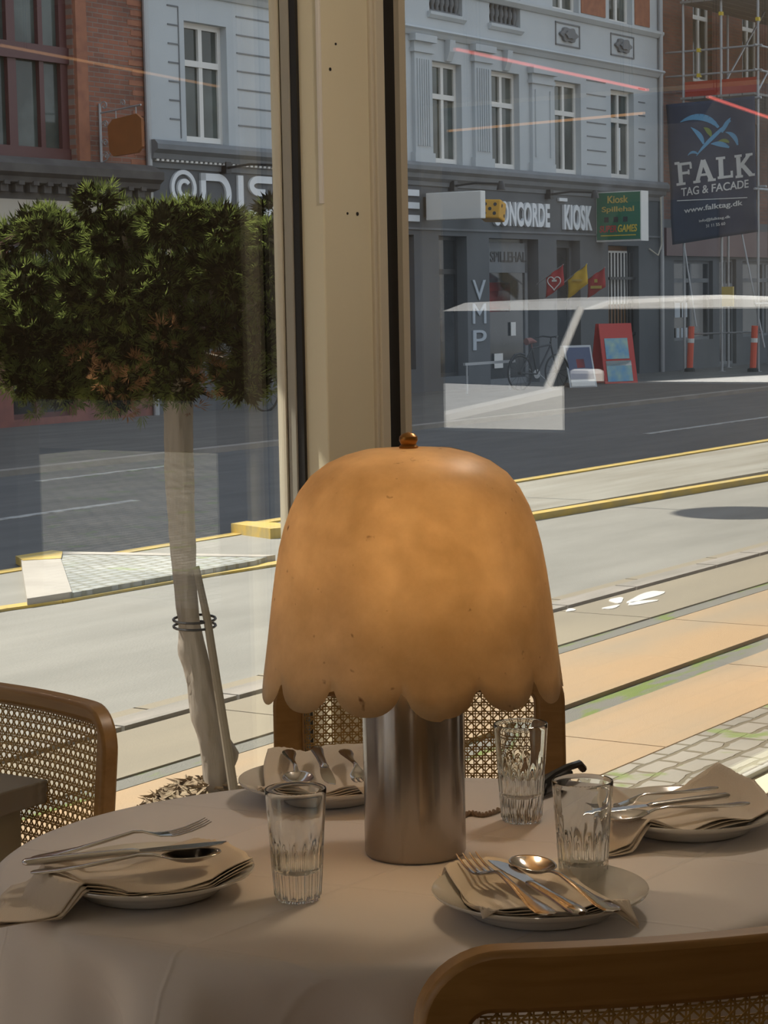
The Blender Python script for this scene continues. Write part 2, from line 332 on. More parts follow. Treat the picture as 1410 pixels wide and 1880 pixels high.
def tag(o, label, cat, group=None, kind=None):
    o['label'] = label; o['category'] = cat
    if group: o['group'] = group
    if kind: o['kind'] = kind
    return o
def dup(o, parent=None):
    c = o.copy(); C.objects.link(c)
    if parent is not None: c.parent = parent
    for ch in list(o.children): dup(ch, c)
    return c
def text_mesh(body, w, h, depth, offset=0.0, spacing=1.0):
    cu = bpy.data.curves.new('t', 'FONT'); cu.body = body; cu.extrude = depth; cu.offset = offset; cu.space_character = spacing
    ob = bpy.data.objects.new('t', cu); C.objects.link(ob)
    dg = bpy.context.evaluated_depsgraph_get(); me = bpy.data.meshes.new_from_object(ob.evaluated_get(dg))
    vs_ = np.array([v.co[:] for v in me.vertices]); fs = [tuple(p.vertices) for p in me.polygons]
    bpy.data.objects.remove(ob); bpy.data.curves.remove(cu)
    mn = vs_.min(0); mx = vs_.max(0)
    vs_[:, 0] = (vs_[:, 0]-mn[0])/(mx[0]-mn[0])*w; vs_[:, 1] = (vs_[:, 1]-mn[1])/(mx[1]-mn[1])*h; vs_[:, 2] -= mn[2]
    return vs_, fs
def add_text(mb, body, org, xa, ya, w, h, depth=0.015, offset=0.0, shear=0.0, spacing=1.0):
    """letters with lower-left corner org, running along xa, upright along ya; faces xa x ya"""
    v, f = text_mesh(body, w, h, depth/2, offset, spacing)
    xa = Vector(xa); ya = Vector(ya); za = xa.cross(ya); o = Vector(org)
    mb.add([o + xa*(a[0]+shear*a[1]) + ya*a[1] + za*a[2] for a in v], f)
    return mb
SX, PX, ZX = (1, 0, 0), (0, -1, 0), (0, 0, 1)     # along +s ; along -p ; up

# wall in plane p = p0 (facing -p) with rectangular openings and reveals
def wall_open(mb, s0, s1, z0, z1, ops, p0, depth=0.3):
    S = sorted({s0, s1} | {o[0] for o in ops} | {o[1] for o in ops}); Z = sorted({z0, z1} | {o[2] for o in ops} | {o[3] for o in ops})
    S = [a for a in S if s0 <= a <= s1]; Z = [a for a in Z if z0 <= a <= z1]
    for i in range(len(S)-1):
        for j in range(len(Z)-1):
            cs = (S[i]+S[i+1])/2; cz = (Z[j]+Z[j+1])/2
            if any(o[0] < cs < o[1] and o[2] < cz < o[3] for o in ops): continue
            mb.quad((S[i], p0, Z[j]), (S[i+1], p0, Z[j]), (S[i+1], p0, Z[j+1]), (S[i], p0, Z[j+1]))
    for (a, b, c, d) in ops:
        q = p0+depth
        mb.quad((a, p0, c), (a, q, c), (a, q, d), (a, p0, d)); mb.quad((b, p0, c), (b, p0, d), (b, q, d), (b, q, c))
        mb.quad((a, p0, c), (b, p0, c), (b, q, c), (a, q, c)); mb.quad((a, p0, d), (a, q, d), (b, q, d), (b, p0, d))
def casement(parent, a, b, c, d, p, frame_m='white_paint', pane_m='far_pane', transom=0.64, fw_=0.09, cols=2, label=None, name='window'):
    """timber window filling opening a..b x c..d whose face lies at depth p"""
    mb = MB(); t_ = 0.07
    mb.box(a, a+fw_, p, p+t_, c, d); mb.box(b-fw_, b, p, p+t_, c, d); mb.box(a+fw_, b-fw_, p, p+t_, d-fw_, d); mb.box(a+fw_, b-fw_, p-0.03, p+t_, c, c+fw_)
    zt = c+(d-c)*transom
    mb.box(a+fw_, b-fw_, p-0.02, p+t_, zt-0.05, zt+0.05)
    for k in range(1, cols):
        x = a+(b-a)*k/cols; mb.box(x-0.05, x+0.05, p-0.01, p+t_, c+fw_, d-fw_)
    f = mb.build(name, frame_m, parent, label=label)
    g = MB(); g.box(a+fw_*0.5, b-fw_*0.5, p+t_*0.5, p+t_*0.8, c+fw_*0.5, d-fw_*0.5); g.build('pane', pane_m, f)
    return f

# ================================================================== SETTING: street ground
def ground(name, mname, s0, s1, p0, p1, z, t_=0.2):
    return MB().box(s0, s1, p0, p1, z-t_, z).build(name, mname, None, 'S', base=((s0+s1)/2, (p0+p1)/2, z-t_), kind='structure')
ground('near_cobble_paving', 'cobbles', -8, 60, 2.9, 3.64, G)
ground('doorstep_cobble_paving', 'cobbles', -8, 60, -12, 2.9, G-0.005)
for k in range(0, 24):           # large pavement slabs, rows of unequal length
    pass
def slab_row(name, mname, p0, p1, L, off):
    mb = MB(); s = -6.0+off
    while s < 60:
        mb.box(s+0.006, s+L-0.006, p0, p1, G-0.1, G); s += L
    o = mb.build(name, mname, None, 'S', kind='structure')
slab_row('pavement_slabs', 'slab_orange', 3.65, 4.22, 1.9, 0.3)
slab_row('pavement_slabs', 'slab_orange', 4.42, 5.09, 2.6, 1.1)
slab_row('pavement_slabs', 'slab_tan', 5.23, 5.80, 3.3, 0.2)
ground('gravel_joint', 'joint_gravel', -6, 60, 4.22, 4.38, G-0.008); ground('paving_joint', 'joint_dark', -6, 60, 4.38, 4.42, G-0.02)
ground('gravel_joint', 'joint_gravel', -6, 60, 5.12, 5.23, G-0.008); ground('paving_joint', 'joint_dark', -6, 60, 5.09, 5.12, G-0.02)
ground('paving_joint', 'joint_dark', -6, 60, 3.64, 3.65, G-0.02)
mb = MB(); s = -6.0
while s < 60:
    L = random.uniform(0.7, 1.2); mb.box(s+0.01, s+L-0.01, 5.82, 5.97, G-0.1, G+0.015); s += L
mb.build('kerb_stones', 'kerb_stone', None, 'S', kind='structure')
mb = MB(); s = -6.0
while s < 60:
    L = random.uniform(0.7, 1.3); mb.box(s+0.01, s+L-0.01, 5.99, 6.12, G-0.1, G-0.005); s += L
mb.build('gutter_stones', 'slab_tan', None, 'S', kind='structure')
ground('gutter_joint', 'joint_dark', -6, 60, 5.79, 6.13, G-0.03)
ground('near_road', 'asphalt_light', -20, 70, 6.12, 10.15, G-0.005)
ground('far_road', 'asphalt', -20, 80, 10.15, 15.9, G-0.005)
ground('far_kerb', 'kerb_stone', -20, 80, 15.9, 16.08, G+0.06)
ground('far_pavement', 'pavement_far', -20, 80, 16.08, 21.8, G+0.05)
# painted lines
def strip(name, mname, pts, wd, z=0.003):
    mb = MB()
    for (a, b) in zip(pts[:-1], pts[1:]):
        A = Vector(a); B = Vector(b); n = Vector((-(B-A).y, (B-A).x)).normalized()*wd/2
        mb.prism([tuple(A-n), tuple(B-n), tuple(B+n), tuple(A+n)], G-0.004, G+z)
    return mb.build(name, mname, None, 'S', kind='structure')
strip('yellow_kerb_line', 'yellow_line', [(6.0, 9.02), (9.3, 8.84), (9.7, 8.76), (11.1, 8.70), (11.8, 8.62), (13.6, 8.52)], 0.12, .012)
strip('yellow_kerb_line', 'yellow_line', [(10.0, 10.12), (13.3, 10.07)], 0.12)
strip('lane_marking', 'white_line', [(25.3, 12.4), (30.0, 12.4)], 0.12); strip('lane_marking', 'white_line', [(12.3, 12.65), (15.2, 12.7)], 0.12)
strip('lane_marking', 'white_line', [(16.5, 15.1), (18.9, 15.1)], 0.1)
# raised bus platform with yellow kerb edges
mb = MB(); mb.prism([(13.3, 10.02), (13.2, 9.6), (14.0, 8.62), (60, 6.6), (60, 10.02)], G-0.05, G+0.045)
mb.build('bus_platform', 'platform_concrete', None, 'S', kind='structure')
mb = MB(); mb.prism([(13.3, 10.02), (60, 10.02), (60, 10.15), (13.3, 10.15)], G-0.05, G+0.06)
mb.prism([(14.0, 8.48), (19.4, 8.10), (60, 6.45), (60, 6.6), (19.4, 8.21), (14.0, 8.60)], G-0.05, G+0.05)
mb.prism([(13.1, 9.62), (13.28, 9.55), (13.5, 9.85), (13.5, 10.15), (13.3, 10.15)], G-0.05, G+0.075)
mb.build('platform_kerb', 'yellow_line', None, 'S', kind='structure')
ground('platform_paving_band', 'island_cobbles', 20, 60, 8.3, 8.5, G+0.048, 0.05)
# triangular traffic island
mb = MB(); mb.prism([(9.78, 8.72), (11.0, 8.68), (11.60, 8.66), (11.85, 8.72), (11.33, 10.25)], G-0.05, G+0.045); mb.build('traffic_island', 'island_cobbles', None, 'S', kind='structure')
mb = MB(); mb.prism([(9.44, 8.76), (9.80, 8.72), (11.40, 10.26), (11.05, 10.30)], G-0.05, G+0.052)
mb.prism([(11.30, 10.22), (11.78, 8.72), (11.90, 8.70), (11.42, 10.30)], G-0.05, G+0.050)
mb.build('island_kerb', 'island_stone', None, 'S', kind='structure')
mb = MB(); mb.prism([(10.88, 10.12), (11.08, 9.95), (11.40, 10.22), (11.42, 10.34), (11.04, 10.34)], G, G+0.056); mb.build('island_nose_paint', 'yellow_line', None, 'S', kind='structure')
# dried white paint splashed on the kerb
mb = MB()
for (s, p, a, b, an) in [(11.45, 5.62, .27, .055, .1), (11.22, 5.70, .12, .04, .4), (11.2, 5.53, .13, .045, -.2), (10.95, 5.60, .09, .03, 0), (10.75, 5.76, .06, .025, .3), (9.95, 5.55, .04, .02, 0), (10.1, 5.58, .025, .02, 0), (9.75, 5.52, .03, .015, 0)]:
    poly = []
    for k in range(18):
        t_ = 2*PI*k/18; rr = 1+0.18*math.sin(3*t_+s*7); x = a*rr*math.cos(t_); y = b*rr*math.sin(t_); poly.append((s+x*math.cos(an)-y*math.sin(an), p+x*math.sin(an)+y*math.cos(an)))
    mb.prism(poly, G-0.01, G+0.004)
mb.build('paint_splash', 'white_paint', None, 'S', kind='structure')
MB().box(-60, 90, -30, 60, G-0.5, G-0.24).build('ground', 'asphalt', None, 'S', kind='structure')

# ================================================================== FACADES
PF = 21.8
# ---- red brick corner building, far left
A = thing('brick_building', 'red brick building with dark red window frames and stone ledge, far left', 'building', (23.0, PF, G), 'S')
mb = MB()
wins = [(22.35, 24.92, 3.72, 7.6), (17.6, 20.2, 3.72, 7.6), (12.8, 15.4, 3.72, 7.6), (8.0, 10.6, 3.72, 7.6)]
wall_open(mb, -24.0, 26.58, 3.1, 17.7, wins, PF, 0.35)
mb.box(-24.0, 26.58, PF+0.36, PF+9, G, 17.7)
mb.build('wall', 'red_brick', A, recalc=False)
mb = MB(); shops = [(6.0, 9.6, 0.55, 2.55), (10.6, 14.2, 0.55, 2.55), (15.0, 18.8, 0.55, 2.55), (19.4, 23.0, 0.55, 2.55), (23.35, 24.75, G+0.15, 2.5), (25.0, 26.2, 0.55, 2.5)]
wall_open(mb, -24.0, 26.58, G, 2.72, shops, PF, 0.35); mb.build('shop_front', 'brown_red', A, recalc=False)
for o in shops: casement(A, o[0], o[1], o[2], o[3], PF+0.15, 'oxblood', 'dark_pane', 0.7, 0.07, 2, name='shop_window')
for (a, b, c, d) in wins:
    mb = MB(); p = PF+0.12
    mb.box(a, a+.16, p, p+.12, c, d); mb.box(b-.16, b, p, p+.12, c, d); mb.box(a, b, p, p+.12, d-.14, d); mb.box(a, b, p-.03, p+.12, c, c+.18)
    mb.box(a, b, p-.04, p+.12, 5.18, 5.42)
    for k in (1, 2, 3):
        x = a+(b-a)*k/4+0.06; wdt = .05 if k != 2 else .09; mb.box(x-wdt, x+wdt, p, p+.1, c, d)
    f = mb.build('window', 'oxblood', A); MB().box(a, b, p+.07, p+.1, c, d).build('pane', 'far_pane', f)
for (a, b) in [(24.95, 25.20), (22.05, 22.32)]:
    MB().box(a, b, PF-0.05, PF+0.02, 3.6, 7.9).build('window_surround', 'orange_brick', A)
mb = MB()
for k in range(26):
    mb.box(26.22+(0.08 if k % 2 else 0), 26.58, PF-0.007, PF+0.02, 3.72+k*0.155, 3.72+k*0.155+0.08)
mb.build('quoin', 'orange_brick', A)
mb = MB(); mb.prism([(PF, 3.10), (PF, 3.72), (PF-0.10, 3.72), (PF-0.34, 3.60), (PF-0.34, 3.48), (PF-0.26, 3.42), (PF-0.24, 3.34), (PF-0.10, 3.30), (PF-0.08, 3.10)], -24.0, 26.62, axis='x')
x = 19.0
while x < 26.4:
    mb.box(x, x+0.16, PF-0.2, PF-0.06, 3.20, 3.34); mb.box(x+0.02, x+0.14, PF-0.26, PF-0.1, 3.30, 3.36); x += 0.31
mb.build('stone_ledge', 'dark_stone', A)
MB().box(-24.0, 26.56, PF-0.09, PF+0.1, 2.62, 3.10).build('fascia', 'cream_fascia', A)
MB().tube([(26.60, PF-0.06, G+0.05), (26.60, PF-0.06, 12)], 0.05, 10).build('downpipe', 'galvanised', A)
# hanging sign on its scrolled iron bracket
hs = thing('hanging_sign', 'blank rust-orange hanging sign with notched corners on a scrolled iron bracket, on the brick wall', 'sign', (25.47, PF, 3.6), 'S')
mb = MB(); pl = [(21.50, 3.80), (21.58, 3.88), (21.60, 4.26), (21.50, 4.36), (21.03, 4.42), (20.93, 4.34), (20.93, 3.92), (21.03, 3.83)]
mb.prism(pl, 25.44, 25.50, axis='x'); mb.build('sign_board', 'rusty_sign', hs)
SB = 25.47
mb = MB(); mb.tube([(SB, PF-0.02, 4.47), (SB, 20.95, 4.55)], 0.014); mb.tube([(SB, PF-0.03, 3.55), (SB, PF-0.03, 4.62)], 0.022)
for (pc, zc, rr) in [(21.68, 4.58, .075), (21.66, 4.30, .06), (21.68, 4.02, .06), (21.67, 3.82, .055), (21.70, 3.64, .05), (21.3, 4.60, .05)]:
    mb.tube([(SB, pc+rr*(1-k/26)*math.cos(k*.38), zc+rr*(1-k/26)*math.sin(k*.38)) for k in range(22)], 0.009, 6)
mb.tube([(SB, 21.45, 4.50), (SB, 21.45, 4.36)], .008); mb.tube([(SB, 21.05, 4.54), (SB, 21.05, 4.41)], .008); mb.tube([(SB, 21.74, 3.72), (SB, 21.66, 3.76), (SB, 21.56, 3.88)], .010)
mb.build('bracket', 'galvanised', hs)

# ---- grey plaster building
B = thing('grey_building', 'pale blue-grey plastered building with white windows over a dark grey shop storey', 'building', (36.0, PF, G), 'S')
ups = [(27.65, 28.78), (30.15, 31.25), (32.72, 33.82), (35.29, 36.38), (37.55, 38.68), (40.20, 41.38), (42.80, 43.94)]
opsU = [(a, b, 4.15, 6.10) for a, b in ups]
opsT = [(a-0.05, b-0.05, 7.56, 9.6) for a, b in ups if a > 39 or a < 34]
bal = [(35.22, 36.45, 7.02, 7.75), (37.5, 38.76, 7.02, 7.75)]
mb = MB(); wall_open(mb, 26.6, 45.27, 4.10, 17.7, opsU+opsT+bal, PF, 0.30); mb.box(26.6, 45.27, PF+0.31, PF+9, G, 17.7); mb.build('wall', 'plaster', B, recalc=False)
for (a, b, c, d) in opsU: casement(B, a, b, c+0.02, d, PF+0.13, transom=0.66)
for (a, b, c, d) in opsT: casement(B, a, b, c, d, PF+0.13, transom=0.66)
for (a, b, c, d) in bal:
    bb = MB(); bb.box(a, b, PF+0.05, PF+0.2, c, c+0.06); bb.box(a, b, PF+0.05, PF+0.2, d-0.07, d)
    for k in range(7):
        xc = a+(b-a)*(k+0.5)/7; prof = [(0.03, c+.05), (0.035, c+.12), (0.065, c+.22), (0.06, c+.30), (0.028, c+.42), (0.05, c+.56), (0.035, d-.06)]
        bb.lathe(prof, 10, xc, PF+0.11)
    bb.build('balustrade', 'cornice_grey', B)
for (a, b) in [(41.42, 42.55), (44.0, 44.75)]:
    MB().box(a, b, PF-0.02, PF+0.02, 7.62, 9.7).build('brick_panel', 'orange_brick', B)
def mould(name, mm, s0, s1, prof, par=B): MB().prism([(PF-d_, z) for d_, z in prof], s0, s1, axis='x').build(name, mm, par)
mould('storey_ledge', 'plaster', 26.6, 45.3, [(-.02, 6.52), (-.02, 6.68), (.13, 6.68), (.15, 6.64), (.10, 6.60), (.04, 6.52)])
mould('sill_ledge', 'plaster', 26.6, 45.3, [(-.02, 7.42), (-.02, 7.56), (.12, 7.56), (.12, 7.50), (.04, 7.42)])
mould('cornice', 'cornice_grey', 26.6, 45.3, [(-.02, 3.70), (-.02, 4.13), (.18, 4.13), (.24, 4.06), (.24, 3.98), (.16, 3.92), (.14, 3.84), (.06, 3.78), (.05, 3.70)])
dd = MB(); x = 26.7
while x < 34.2:
    dd.box(x, x+0.065, PF-0.13, PF-0.02, 3.80, 3.93); x += 0.125
dd.build('dentil_band', 'white_paint', B)
for (a, b, z1) in [(34.49, 35.21, 6.2), (36.72, 37.48, 6.2), (39.05, 40.05, 5.95)]:
    pm = MB(); pm.box(a, b, PF-0.10, PF+0.02, 4.13, 4.32); pm.box(a+.06, b-.06, PF-0.07, PF+0.02, 4.32, z1)
    pm.box(a, b, PF-0.11, PF+0.02, z1, z1+0.08); pm.box(a-.03, b+.03, PF-0.16, PF+0.02, z1+0.2, z1+0.33); pm.box(a+.04, b-.04, PF-0.08, PF+.02, z1+.08, z1+.2)
    n_ = 6
    for k in range(n_):
        if b-a > 0.9 and k in (1, 2, 3, 4): continue
        xx = a+.12+(b-a-.24)*(k+.5)/n_; pm.box(xx-.022, xx+.022, PF-0.095, PF-0.06, 4.45, z1-0.12)
    pm.build('pilaster', 'plaster', B)
for (a, b) in [(35.75, 35.95), (38.0, 38.2)]:
    MB().prism([(PF+.02, 6.12), (PF+.02, 6.52), (PF-.14, 6.52), (PF-.12, 6.3), (PF-.05, 6.12)], a, b, axis='x').build('keystone', 'plaster', B)
rm = MB(); RMB = []
def groove(s0, s1, z): MB().box(s0, s1, PF-0.012, PF+0.004, z-0.012, z+0.012).build('groove', 'cornice_grey', B)
for z in [4.5, 4.80, 5.10, 5.40, 5.70, 6.0, 6.30]:
    for (a, b) in [(27.22, 27.5), (29.05, 30.05), (31.45, 32.5), (41.65, 42.55), (44.17, 44.5)]: groove(a, b, z if a < 33 else z-0.09)
for (x, za, zb) in [(27.5, 4.2, 6.3), (30.02, 4.2, 6.3)]: MB().box(x-.01, x+.01, PF-0.012, PF+0.004, za, zb).build('groove', 'cornice_grey', B)
for (a, b) in [(40.25, 41.35), (42.8, 43.95)]:
    om = MB(); om.box(a, b, PF-.02, PF+.01, 6.84, 6.87); om.box(a, b, PF-.02, PF+.01, 7.30, 7.33); om.box(a, a+.03, PF-.02, PF+.01, 6.84, 7.33); om.box(b-.03, b, PF-.02, PF+.01, 6.84, 7.33)
    c_ = (a+b)/2; v = []
    poly = [(c_+0.36*math.cos(t_)*(1+.12*math.cos(6*t_)), 7.085+0.15*math.sin(t_)*(1+.12*math.cos(6*t_))) for t_ in [2*PI*k/36 for k in range(36)]]
    om.prism(poly, PF-0.06, PF+.01, axis='y'); om.prism([(c_+(x-c_)*.6, 7.085+(z-7.085)*.55) for x, z in poly], PF-0.10, PF-.05, axis='y')
    om.build('relief_panel', 'cornice_grey', B)
for (a, b) in [(35.15, 36.5), (37.45, 38.8)]:
    MB().prism([(PF+.02, 6.9), (PF+.02, 7.02), (PF-.08, 7.02), (PF-.08, 6.96), (PF-.03, 6.9)], a, b, axis='x').build('balcony_sill', 'plaster', B)
# dark ground storey
gops = [(27.3, 29.3, 0.35, 2.75), (29.9, 31.9, 0.35, 2.75), (32.6, 34.50, 0.2, 2.76), (35.40, 36.46, 0.0, 2.76), (37.33, 39.38, G+.06, 2.74), (40.18, 41.25, G+.06, 2.74), (42.58, 44.10, G+.06, 2.66)]
mb = MB(); wall_open(mb, 26.6, 45.27, G, 3.71, gops, PF-0.02, 0.33); mb.build('shop_front', 'plaster_dark', B, recalc=False)
mb = MB(); mb.box(26.62, 45.27, PF-0.05, PF-.01, 2.86, 2.90); mb.build('fascia_trim', 'cornice_grey', B)
for o in gops[:3]: casement(B, *o, PF+0.12, 'plaster_dark', 'dark_pane', 0.75, 0.07, 2, name='shop_window')
casement(B, *gops[3], PF+0.22, 'black_metal', 'dark_pane', 0.75, 0.07, 1, name='shop_window')
# gaming-hall door: grey frame with a transom that carries its name
a, b, c, d = gops[4]
mb = MB(); p = PF+0.14
mb.box(a, a+.1, p, p+.08, c, d-.1); mb.box(b-.30, b-.2, p, p+.08, c, d-.1); mb.box(a, b-.2, p, p+.08, 2.05, d-.08); mb.box(a, b-.2, p, p+.08, c, c+.12); mb.box(b-.2, b, p+.1, p+.15, c, d)
sd_ = mb.build('shop_door', 'cornice_grey', B); MB().box(a+.1, b-.3, p+.03, p+.06, c+.12, 2.05).build('pane', 'dark_pane', sd_)
tm = MB(); add_text(tm, 'SPILLEHAL', (37.64, p-0.004, 2.27), SX, ZX, 1.48, 0.21, 0.01, 0.01); tm.build('door_lettering', 'black_metal', sd_)
mb = MB(); mb.box(37.6, 38.5, PF+.17, PF+.2, 1.25, 1.85); mb.build('red_display', 'sign_red', sd_)
for (x0, z0, w_, h_) in [(38.45, .75, .2, .28), (37.75, .1, .35, .3)]: MB().box(x0, x0+w_, PF+.13, PF+.14, z0, z0+h_).build('notice', 'sign_white', sd_)
a, b, c, d = gops[5]
mb = MB(); p = PF+.2; mb.box(a, a+.35, p, p+.06, c, d); mb.box(b-.1, b, p, p+.06, c, d); mb.box(a, b, p, p+.06, d-.15, d); mb.build('door_frame', 'plaster_dark', B)
MB().box(a+.3, b, PF+.27, PF+.3, c, d).build('door_leaf', 'dark_pane', B)
a, b, c, d = gops[6]
mb = MB(); mb.box(a, b, PF+.28, PF+.31, c, d); mb.build('kiosk_entrance', 'brown_wood_dark', B)
mb = MB(); mb.box(a+.35, b-.15, PF+.2, PF+.24, 1.35, 2.55); mb.build('entrance_blind', 'sign_white', B)
mb = MB()
for k in range(8): xx = a+.3+k*.16; mb.box(xx-.012, xx+.012, PF+.08, PF+.11, c, 2.5)
mb.box(a+.25, b, PF+.07, PF+.12, 1.9, 1.96); mb.box(a+.25, b, PF+.07, PF+.12, 0.65, .7); mb.tube([(a+.3, PF+.09, 0.0), (b-.1, PF+.09, .68)], .02); mb.tube([(a+.3, PF+.09, .68), (b-.1, PF+.09, -.1)], .02)
mb.build('iron_gate', 'black_metal', B)
# letters painted and fixed on the fascia
tm = MB(); pz = PF-0.03
ring = lambda cx, cz, R0, R1, a0=0, a1=2*PI, n=40: [(cx+R1[0]*math.cos(a0+(a1-a0)*k/n), cz+R1[1]*math.sin(a0+(a1-a0)*k/n)) for k in range(n+1)] + [(cx+R0[0]*math.cos(a1+(a0-a1)*k/n), cz+R0[1]*math.sin(a1+(a0-a1)*k/n)) for k in range(n+1)]
def strips(mb, cx, cz, R0, R1, a0, a1, n=32, y0=pz-.03, y1=pz+.01):
    for k in range(n):
        b0 = a0+(a1-a0)*k/n; b1 = a0+(a1-a0)*(k+1)/n
        P = lambda R, t_: (cx+R[0]*math.cos(t_), cz+R[1]*math.sin(t_))
        mb.prism([P(R1, b0), P(R1, b1), P(R0, b1), P(R0, b0)], y0, y1, axis='y')
strips(tm, 27.47, 3.40, (.25, .22), (.33, .29), 0, 2*PI); strips(tm, 27.49, 3.39, (.10, .09), (.18, .16), .7, 2*PI-.7)
def bar(x0, x1, z0, z1): tm.box(x0, x1, pz-.03, pz+.01, z0, z1)
bar(27.92, 28.05, 3.0, 3.66); bar(27.92, 28.40, 3.54, 3.66); bar(27.92, 28.40, 3.0, 3.12); strips(tm, 28.40, 3.33, (.20, .21), (.34, .33), -PI/2, PI/2)
bar(28.93, 29.08, 3.0, 3.66)
strips(tm, 29.52, 3.50, (.14, .05), (.27, .17), PI/2, 1.5*PI); bar(29.52, 29.90, 3.55, 3.67); bar(29.52, 29.70, 3.33, 3.45); strips(tm, 29.68, 3.16, (.12, .08), (.25, .17), -PI/2, PI/2, 20); bar(29.25, 29.70, 2.99, 3.09)
bar(30.02, 30.72, 3.55, 3.67); bar(30.30, 30.44, 3.0, 3.6)
tm.build('fascia_lettering', 'letter_white', B); tm = MB()
for zc in (3.55, 3.31, 3.07): bar(34.15, 34.66, zc-.06, zc+.06)
bar(34.05, 34.18, 3.01, 3.61)
tm.build('fascia_lettering', 'letter_white', B)
tm = MB(); add_text(tm, 'CONCORDE', (37.42, pz, 2.99), SX, ZX, 2.36, 0.50, 0.06, 0.035, spacing=1.08); tm.build('concorde_lettering', 'letter_white', B); tm = MB()
add_text(tm, 'KIOSK', (40.42, pz, 2.96), SX, ZX, 1.28, 0.54, 0.06, 0.035, spacing=1.08); tm.box(40.22, 40.58, pz-.05, pz, 3.56, 3.63); tm.build('kiosk_lettering', 'letter_white', B)
tm = MB()
for ch, z in (('V', 1.50), ('M', 1.03), ('P', 0.50)): add_text(tm, ch, (36.62, pz, z), SX, ZX, 0.52, 0.40, 0.02, 0.0)
tm.build('pillar_lettering', 'letter_grey', B)
tm = MB(); add_text(tm, 'MASSAGE', (43.42, PF+0.155, 5.35), (0, 0, -1), SX, 1.15, 0.14, 0.006, 0.01) if False else tm.box(43.42, 43.55, PF+.15, PF+.156, 4.35, 5.3)
tm.build('window_sticker', 'letter_white', B)
mb = MB(); mb.tube([(45.2, PF-.07, G+.05), (45.2, PF-.07, 14)], .055, 10); mb.build('downpipe', 'galvanised', B)
mb = MB(); mb.tube([(44.6, PF-.04, 2.6), (44.9, PF-.12, 2.45), (45.05, PF-.14, 2.7), (45.12, PF-.1, 3.4), (45.16, PF-.06, 3.9)], .02, 8); mb.build('cable', 'light_frame', B)

# sign lamps on long arms
def sign_lamp(s, z, label):
    t_ = thing('sign_lamp', label, 'lamp', (s, PF-.05, z), 'S', 'black sign lamps on the grey fascia')
    MB().box(s-.07, s+.07, PF-.16, PF-.02, z-.09, z+.1).build('wall_mount', 'black_metal', t_)
    MB().tube([(s, PF-.1, z), (s, PF-.6, z+.04), (s, PF-1.15, z)], .022, 8).build('arm', 'black_metal', t_)
    mb = MB(); mb.lathe([(.04, z+.05), (.07, z-.02), (.09, z-.12)], 14, s, PF-1.17); mb.build('lamp_head', 'black_metal', t_)
sign_lamp(28.55, 3.76, 'black long-armed sign lamp above the large letters left of the window post')
sign_lamp(35.85, 3.72, 'black long-armed sign lamp above the white projecting sign')
sign_lamp(39.75, 3.68, 'black long-armed sign lamp between the CONCORDE and KIOSK lettering')

# projecting signs
t_ = thing('lightbox_sign', 'long blank white projecting lightbox sign over the shop front', 'sign', (34.9, PF, 3.0), 'S')
MB().box(34.82, 35.0, PF-1.32, PF-.10, 3.03, 3.55).build('sign_box', 'sign_white', t_, bevel=.015)
MB().box(34.86, 34.96, PF-.12, PF, 3.1, 3.48).build('wall_bracket', 'black_metal', t_)
t_ = thing('dice_sign', 'yellow cube sign with black dice pips, beside the CONCORDE lettering', 'sign', (36.4, 21.2, 3.0), 'S')
mb = MB(); M_ = Matrix.Translation((36.5, 21.2, 3.24)) @ Matrix.Rotation(.18, 4, 'Y') @ Matrix.Rotation(.25, 4, 'Z'); mb.box(-.21, .21, -.21, .21, -.19, .19, M_); mb.build('dice_body', 'yellow_plastic', t_, bevel=.03)
for (y_, z_) in [(-.1, .09), (.1, .09), (0, 0), (-.1, -.09), (.1, -.09)]:
    v = [(-.216, y_+.035*math.cos(k*PI/6), z_+.035*math.sin(k*PI/6)) for k in range(12)]; v2 = [(-.205, a[1], a[2]) for a in v]
    MB().add(v+v2, [tuple(range(12)), tuple(range(12, 24))]+[(i, (i+1) % 12, 12+(i+1) % 12, 12+i) for i in range(12)], M_).build('pip', 'black_metal', t_)
for (x_, z_) in [(-.1, .08), (.1, -.08)]:
    v = [(x_+.035*math.cos(k*PI/6), -.216, z_+.035*math.sin(k*PI/6)) for k in range(12)]; v2 = [(a[0], -.205, a[2]) for a in v]
    MB().add(v+v2, [tuple(range(12)), tuple(range(12, 24))]+[(i, (i+1) % 12, 12+(i+1) % 12, 12+i) for i in range(12)], M_).build('pip', 'black_metal', t_)
MB().tube([(36.5, 21.3, 3.24), (36.5, PF, 3.24)], .03).build('wall_bracket', 'black_metal', t_)
t_ = thing('kiosk_sign', 'green projecting box sign with gold and red lettering, right of KIOSK', 'sign', (42.05, PF, 2.7), 'S')
MB().box(42.0, 42.36, PF-1.12, PF-.03, 2.72, 3.80).build('sign_box', 'sign_white', t_)
MB().box(41.985, 42.0, PF-1.10, PF-.05, 2.76, 3.78).build('sign_face', 'green_sign', t_)
tm = MB(); add_text(tm, 'Kiosk', (41.985, PF-.32, 3.55), PX, ZX, .50, .16, .01, .02); add_text(tm, 'Spillehal', (41.985, PF-.18, 3.33), PX, ZX, .78, .15, .01, .015); tm.build('gold_lettering', 'sign_gold', t_)
tm = MB(); add_text(tm, 'SUPER', (41.985, PF-.12, 2.92), PX, ZX, .42, .15, .01, .02, shear=.1); tm.build('red_lettering', 'sign_red', t_)
tm = MB(); add_text(tm, 'GAMES', (41.985, PF-.56, 2.92), PX, ZX, .46, .16, .01, .02, shear=.1); tm.box(41.975, 41.985, PF-1.0, PF-.15, 2.84, 2.86); tm.build('yellow_lettering', 'sign_yellow', t_)
tm = MB()
